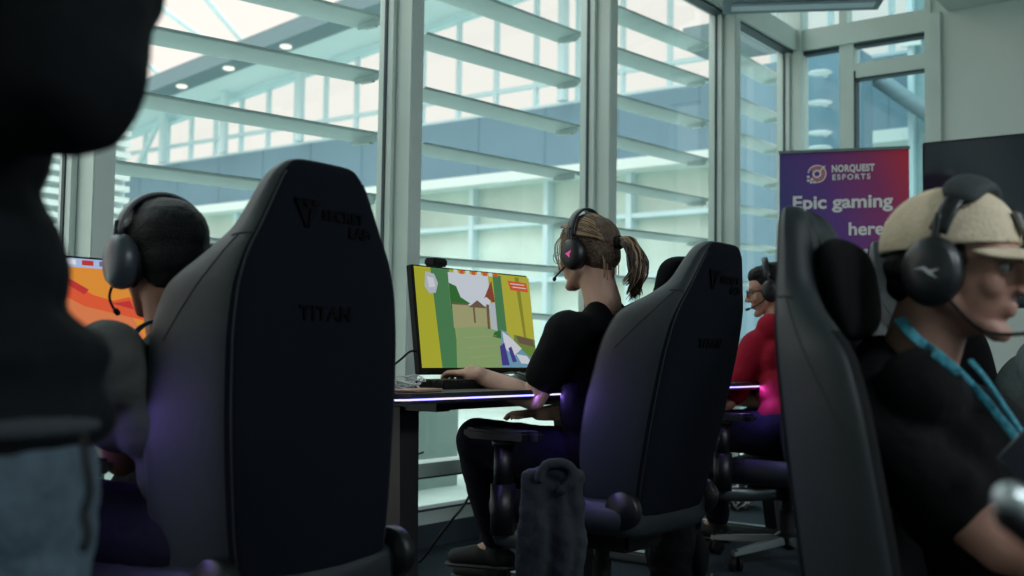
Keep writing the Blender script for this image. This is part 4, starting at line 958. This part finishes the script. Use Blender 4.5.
# ------------------------------------------------------------------ banner, television
BA, BB = onD(779.5, 152, 6.04), onD(909, 147, 5.84)
ztop = (BA.z+BB.z)/2; bw = (BB-BA).to_2d().length; ang = math.atan2(BB.y-BA.y, BB.x-BA.x)
bn = empty('roller_banner', ((BA.x+BB.x)/2, (BA.y+BB.y)/2, 0), ang); tag(bn, 'purple to red roller banner advertising gaming, standing before the corner window', 'banner')
m = bpy.data.materials.new('banner_print'); m.use_nodes = True; nt = m.node_tree; b = nt.nodes['Principled BSDF']; b.inputs['Roughness'].default_value = .6
tc = nt.nodes.new('ShaderNodeTexCoord'); sp = nt.nodes.new('ShaderNodeSeparateXYZ'); nt.links.new(tc.outputs['Object'], sp.inputs[0])
m1_ = nt.nodes.new('ShaderNodeMath'); m1_.operation = 'MULTIPLY_ADD'; m1_.inputs[1].default_value = 1.05; m1_.inputs[2].default_value = .38; nt.links.new(sp.outputs['X'], m1_.inputs[0])
m2_ = nt.nodes.new('ShaderNodeMath'); m2_.operation = 'MULTIPLY_ADD'; m2_.inputs[1].default_value = .42; m2_.inputs[2].default_value = -.42*1.72; nt.links.new(sp.outputs['Z'], m2_.inputs[0])
ad = nt.nodes.new('ShaderNodeMath'); nt.links.new(m1_.outputs[0], ad.inputs[0]); nt.links.new(m2_.outputs[0], ad.inputs[1])
rp = nt.nodes.new('ShaderNodeValToRGB'); nt.links.new(ad.outputs[0], rp.inputs[0]); cr = rp.color_ramp
cr.elements[0].position = 0; cr.elements[0].color = L3((62, 66, 128)); cr.elements[1].position = 1; cr.elements[1].color = L3((214, 60, 48))
for pos, c in ((.30, (98, 58, 138)), (.60, (150, 52, 110)), (.82, (206, 48, 66))): e = cr.elements.new(pos); e.color = L3(c)
nt.links.new(rp.outputs[0], b.inputs['Base Color'])
bm = bmesh.new(); box(bm, -bw/2, bw/2, -.002, .002, .08, ztop-.012); pr = finish('print', bm, m, bn, False)
bm = bmesh.new(); box(bm, -bw/2-.004, bw/2+.004, -.012, .012, ztop-.012, ztop+.004); finish('top_rail', bm, CHROME, bn, False)
bm = bmesh.new(); box(bm, -bw/2-.01, bw/2+.01, -.08, .08, .0, .09); bmesh.ops.bevel(bm, geom=bm.edges[:], offset=.02, segments=3, affect='EDGES'); finish('base_case', bm, METGREY, bn, True, 40)
bm = bmesh.new(); tube(bm, [(0, .02, .05), (0, .02, ztop)], .01, 10); finish('pole', bm, METGREY, bn)
WH = mat('banner_white', (225, 222, 222), .6); PK = mat('banner_pale_red', (235, 120, 110), .6)
def bt(px, py):
    """banner-plane position of a picture point, in the banner's own frame"""
    n = Vector((math.sin(ang), -math.cos(ang), 0)); o_ = bn.location; d = ray(px, py); t = (Vector((o_.x, o_.y, 0))-CAM).dot(n)/d.dot(n); q = CAM+d*t
    e = Vector((math.cos(ang), math.sin(ang), 0)); return (q-o_).dot(e), q.z
TR = Matrix.Rotation(R(90), 4, 'X')
def btext(body, px, py, hpx, wpx, off, mm_=WH, sp_=1.0):
    x, z = bt(px, py); x2, _ = bt(px+wpx, py); _, z2 = bt(px, py-hpx); size = (z2-z)/.70
    o = text('lettering', body, size, mm_, pr, Matrix.Translation((x, -.004, z)) @ TR, off=off, ext=.001, space=sp_)
    bpy.context.view_layer.update(); w0 = o.dimensions.x
    if w0 > 0: o.matrix_local = Matrix.Translation((x, -.004, z)) @ TR @ Matrix.Diagonal(((x2-x)/w0, 1, 1, 1))
btext('NORQUEST', 831.5, 172, 6.5, 43, .0024, sp_=1.1)
btext('ESPORTS', 832, 180, 5.2, 38, .0012, sp_=1.35)
btext('Epic gaming', 792, 209, 12.5, 100, .0028)
btext('here!', 848, 235, 12.5, 40, .0024)
btext('compete,', 831, 254, 6.5, 52, .0006)
cx, cz = bt(817, 174)
bm = bmesh.new()
def arc(bm, r0, r1, a0, a1, n=24, y=-.004, dx=0, dz=0):
    A = [(bm.verts.new((cx+dx+r0*math.cos(a), y, cz+dz+r0*math.sin(a))), bm.verts.new((cx+dx+r1*math.cos(a), y, cz+dz+r1*math.sin(a)))) for a in [a0+(a1-a0)*k/n for k in range(n+1)]]
    for p_, q_ in zip(A, A[1:]): bm.faces.new((p_[0], q_[0], q_[1], p_[1]))
arc(bm, .043, .050, -1.9, 3.0); arc(bm, .014, .024, 0, 6.283)
for dx, dz in ((-.045, -.035), (-.03, -.045), (-.045, -.015), (-.026, -.03), (-.012, -.046)): box(bm, cx+dx-.008, cx+dx+.006, -.005, -.003, cz+dz-.006, cz+dz+.006)
mtb = Matrix.Translation((cx+.028, 0, cz+.028)) @ Matrix.Rotation(R(-45), 4, 'Y'); box(bm, -.02, .02, -.005, -.003, -.004, .004, mt=mtb)
finish('emblem', bm, WH, pr, False)
bm = bmesh.new(); arc(bm, .029, .038, -2.6, 2.6); finish('emblem_ring', bm, PK, pr, False)

tp = onX(923.5, 143.5, 6.35)
tv = empty('television', (6.35, tp.y-.83, 0), R(-90+2)); tag(tv, 'large black television screen behind the man in the beige cap', 'television')
zt_ = tp.z; hh = .95
bm = bmesh.new(); box(bm, -.83, .83, 0, .05, zt_-hh, zt_); bmesh.ops.bevel(bm, geom=bm.edges[:], offset=.006, segments=2, affect='EDGES'); finish('housing', bm, PLASTD, tv, True, 40)
bm = bmesh.new(); box(bm, -.815, .815, -.002, .004, zt_-hh+.02, zt_-.012); finish('screen', bm, mat('dark_screen', (24, 36, 52), .12, spec=.6), tv, False)
bm = bmesh.new(); tube(bm, [(0, .08, .06), (0, .08, zt_-.3)], .035, 12); box(bm, -.3, .3, .045, .09, zt_-.7, zt_-.3); box(bm, -.45, .45, -.2, .35, .02, .06); finish('stand', bm, PLASTIC, tv, False)

# ------------------------------------------------------------------ bags and clothes on the floor / chair
# jacket hanging at the side of the reclined chair
jc = onD(551, 478, 2.82); jr = empty('draped_jacket', jc); tag(jr, 'dark grey jacket draped over the side of the reclined chair', 'jacket')
bm = bmesh.new()
for i in range(7):
    t = i/6; x = -.058+.125*t; d = _r0*x
    top = Vector((0, 0, -.02+.01*math.sin(t*9)))+d*.9; mid = d*1.05+Vector((0, 0, -.16))+Vector((-.01, -.02, 0))*math.sin(t*12); bot = d*1.0-_r0*.01+Vector((0, 0, -.34+.03*math.sin(t*7)))
    chain(bm, [top, mid, bot], [.022, .026+.006*math.sin(t*14), .026])
chain(bm, [_r0*-.06+Vector((0, 0, .0)), _r0*.0+Vector((0, 0, .02)), _r0*.07+Vector((0, 0, .005))], [.02, .024, .022])
blob('cloth', bm, mat('jacket_cloth', (28, 33, 40), .9, 0, .15, 30, .3, 60), jr, .007, 3, .018, .05)
bm = bmesh.new(); chain(bm, smoothpts([_r0*-.035+Vector((-.02, -.02, .0)), _r0*-.02+Vector((-.02, -.02, .035)), _r0*.03+Vector((-.02, -.02, .04)), _r0*.055+Vector((-.02, -.02, .01)), _r0*.02+Vector((-.02, -.02, -.03))], 3), [.013]*13); blob('collar', bm, bpy.data.materials['jacket_cloth'], jr, .005, 2, .005, .03)
# black backpack on the floor
bp_ = onZ(672, 592, 0); bp_.z = 0; bk = empty('backpack', bp_, R(30)); tag(bk, 'black backpack standing on the carpet behind the reclined chair', 'backpack')
bm = bmesh.new(); ell(bm, (0, 0, .16), (.14, .10, .15)); cap(bm, (-.06, 0, .08), (.06, 0, .08), .08, .08); cap(bm, (-.06, 0, .24), (.06, 0, .24), .075, .075); blob('bag', bm, TEEB, bk, .009, 3, .02, .07)
bm = bmesh.new(); tube(bm, smoothpts([(-.03, -.02, .30), (-.02, -.02, .35), (.03, -.02, .35), (.04, -.02, .30)], 4), .007, 8); finish('top_handle', bm, PLASTD, bk)
bm = bmesh.new(); ell(bm, (0, -.09, .13), (.10, .045, .09)); blob('pocket', bm, TEEB, bk, .007, 3)
bm = bmesh.new(); tube(bm, [(-.045, -.135, .07), (.0, -.145, .07)], .004, 8); finish('zip', bm, METGREY, bk)
# speckled bag near the glass
sb = onZ(739, 508, 0); sb.z = 0; sg_ = empty('speckled_bag', sb, R(20)); tag(sg_, 'black and white speckled fabric bag on the floor under the far desk', 'bag')
m = mat('speckled_weave', (120, 124, 124), .9); nt = m.node_tree; tc = nt.nodes.new('ShaderNodeTexCoord'); vo = nt.nodes.new('ShaderNodeTexVoronoi'); vo.inputs['Scale'].default_value = 55
rp = nt.nodes.new('ShaderNodeValToRGB'); rp.color_ramp.interpolation = 'CONSTANT'; rp.color_ramp.elements[0].color = L3((22, 24, 26)); rp.color_ramp.elements[1].position = .5; rp.color_ramp.elements[1].color = L3((190, 194, 192))
nt.links.new(tc.outputs['Object'], vo.inputs['Vector']); nt.links.new(vo.outputs['Color'], rp.inputs[0]); nt.links.new(rp.outputs[0], nt.nodes['Principled BSDF'].inputs['Base Color'])
bm = bmesh.new(); cap(bm, (-.09, 0, .07), (.09, 0, .07), .075, .075); cap(bm, (-.06, 0, .17), (.07, 0, .17), .06, .06); blob('sack', bm, m, sg_, .01, 3, .02, .08)
bm = bmesh.new(); tube(bm, smoothpts([(-.06, 0, .2), (-.03, .0, .29), (.04, 0, .29), (.07, 0, .2)], 5), .006, 8); finish('handle', bm, PLASTD, sg_)
# blurred pale bar close to the camera at lower right
q0, q1 = onD(1010, 499, .74), onD(1058, 535, .74)
bm = bmesh.new(); cap(bm, q0-q0, q1-q0, .0115, .0115); o = finish('metal_bar', bm, mat('pale_metal', (196, 206, 208), .3, .6)); o.location = q0
tag(o, 'pale blurred metal bar with a dark underside in the lower right corner', 'bar')
bm = bmesh.new(); cap(bm, Vector((.0, .0, -.012)), q1-q0+Vector((0, 0, -.012)), .0105, .0105); finish('underside', bm, PLASTD, o)
bm = bmesh.new(); tube(bm, [q1-q0, Vector(((q1-q0).x, (q1-q0).y, -q0.z+.002))], .010, 12); finish('post', bm, PLASTD, o)

# ------------------------------------------------------------------ light
w = bpy.data.worlds.new('sky'); bpy.context.scene.world = w; w.use_nodes = True
bg = w.node_tree.nodes['Background']; nt = w.node_tree      # overcast sky: brighter towards the zenith
tc = nt.nodes.new('ShaderNodeTexCoord'); sp = nt.nodes.new('ShaderNodeSeparateXYZ'); rp = nt.nodes.new('ShaderNodeValToRGB')
nt.links.new(tc.outputs['Generated'], sp.inputs[0]); nt.links.new(sp.outputs['Z'], rp.inputs[0]); nt.links.new(rp.outputs[0], bg.inputs[0])
rp.color_ramp.elements[0].position = .40; rp.color_ramp.elements[0].color = (.30, .255, .235, 1)
rp.color_ramp.elements[1].position = .80; rp.color_ramp.elements[1].color = (.88, .99, 1.0, 1)
bg.inputs[1].default_value = 4.4
def lamp(loc, rot, sx, sy, e, c=(.86, .95, 1)):
    ld = bpy.data.lights.new('fill_light', 'AREA'); ld.shape = 'RECTANGLE'; ld.size = sx; ld.size_y = sy; ld.energy = e; ld.color = c
    o = bpy.data.objects.new('fill_light', ld); COL.objects.link(o); o.location = loc; o.rotation_euler = rot; return o
lamp((4.3, -3.8, 3.28), (0, 0, 0), 2.0, 1.2, 160); lamp((1.0, -3.2, 3.28), (0, 0, 0), 2.0, 1.2, 150)  # fill lights without fixtures, added out of view to brighten the room
sc = bpy.context.scene
sc.view_settings.view_transform = 'Standard'; sc.view_settings.look = 'None'; sc.view_settings.gamma = 1; sc.view_settings.use_curve_mapping = False
sc.view_settings.exposure = 0.0
sc.cycles.max_bounces = 8; sc.cycles.transparent_max_bounces = 16; sc.cycles.caustics_reflective = False; sc.cycles.caustics_refractive = False
sc.cycles.use_denoising = True
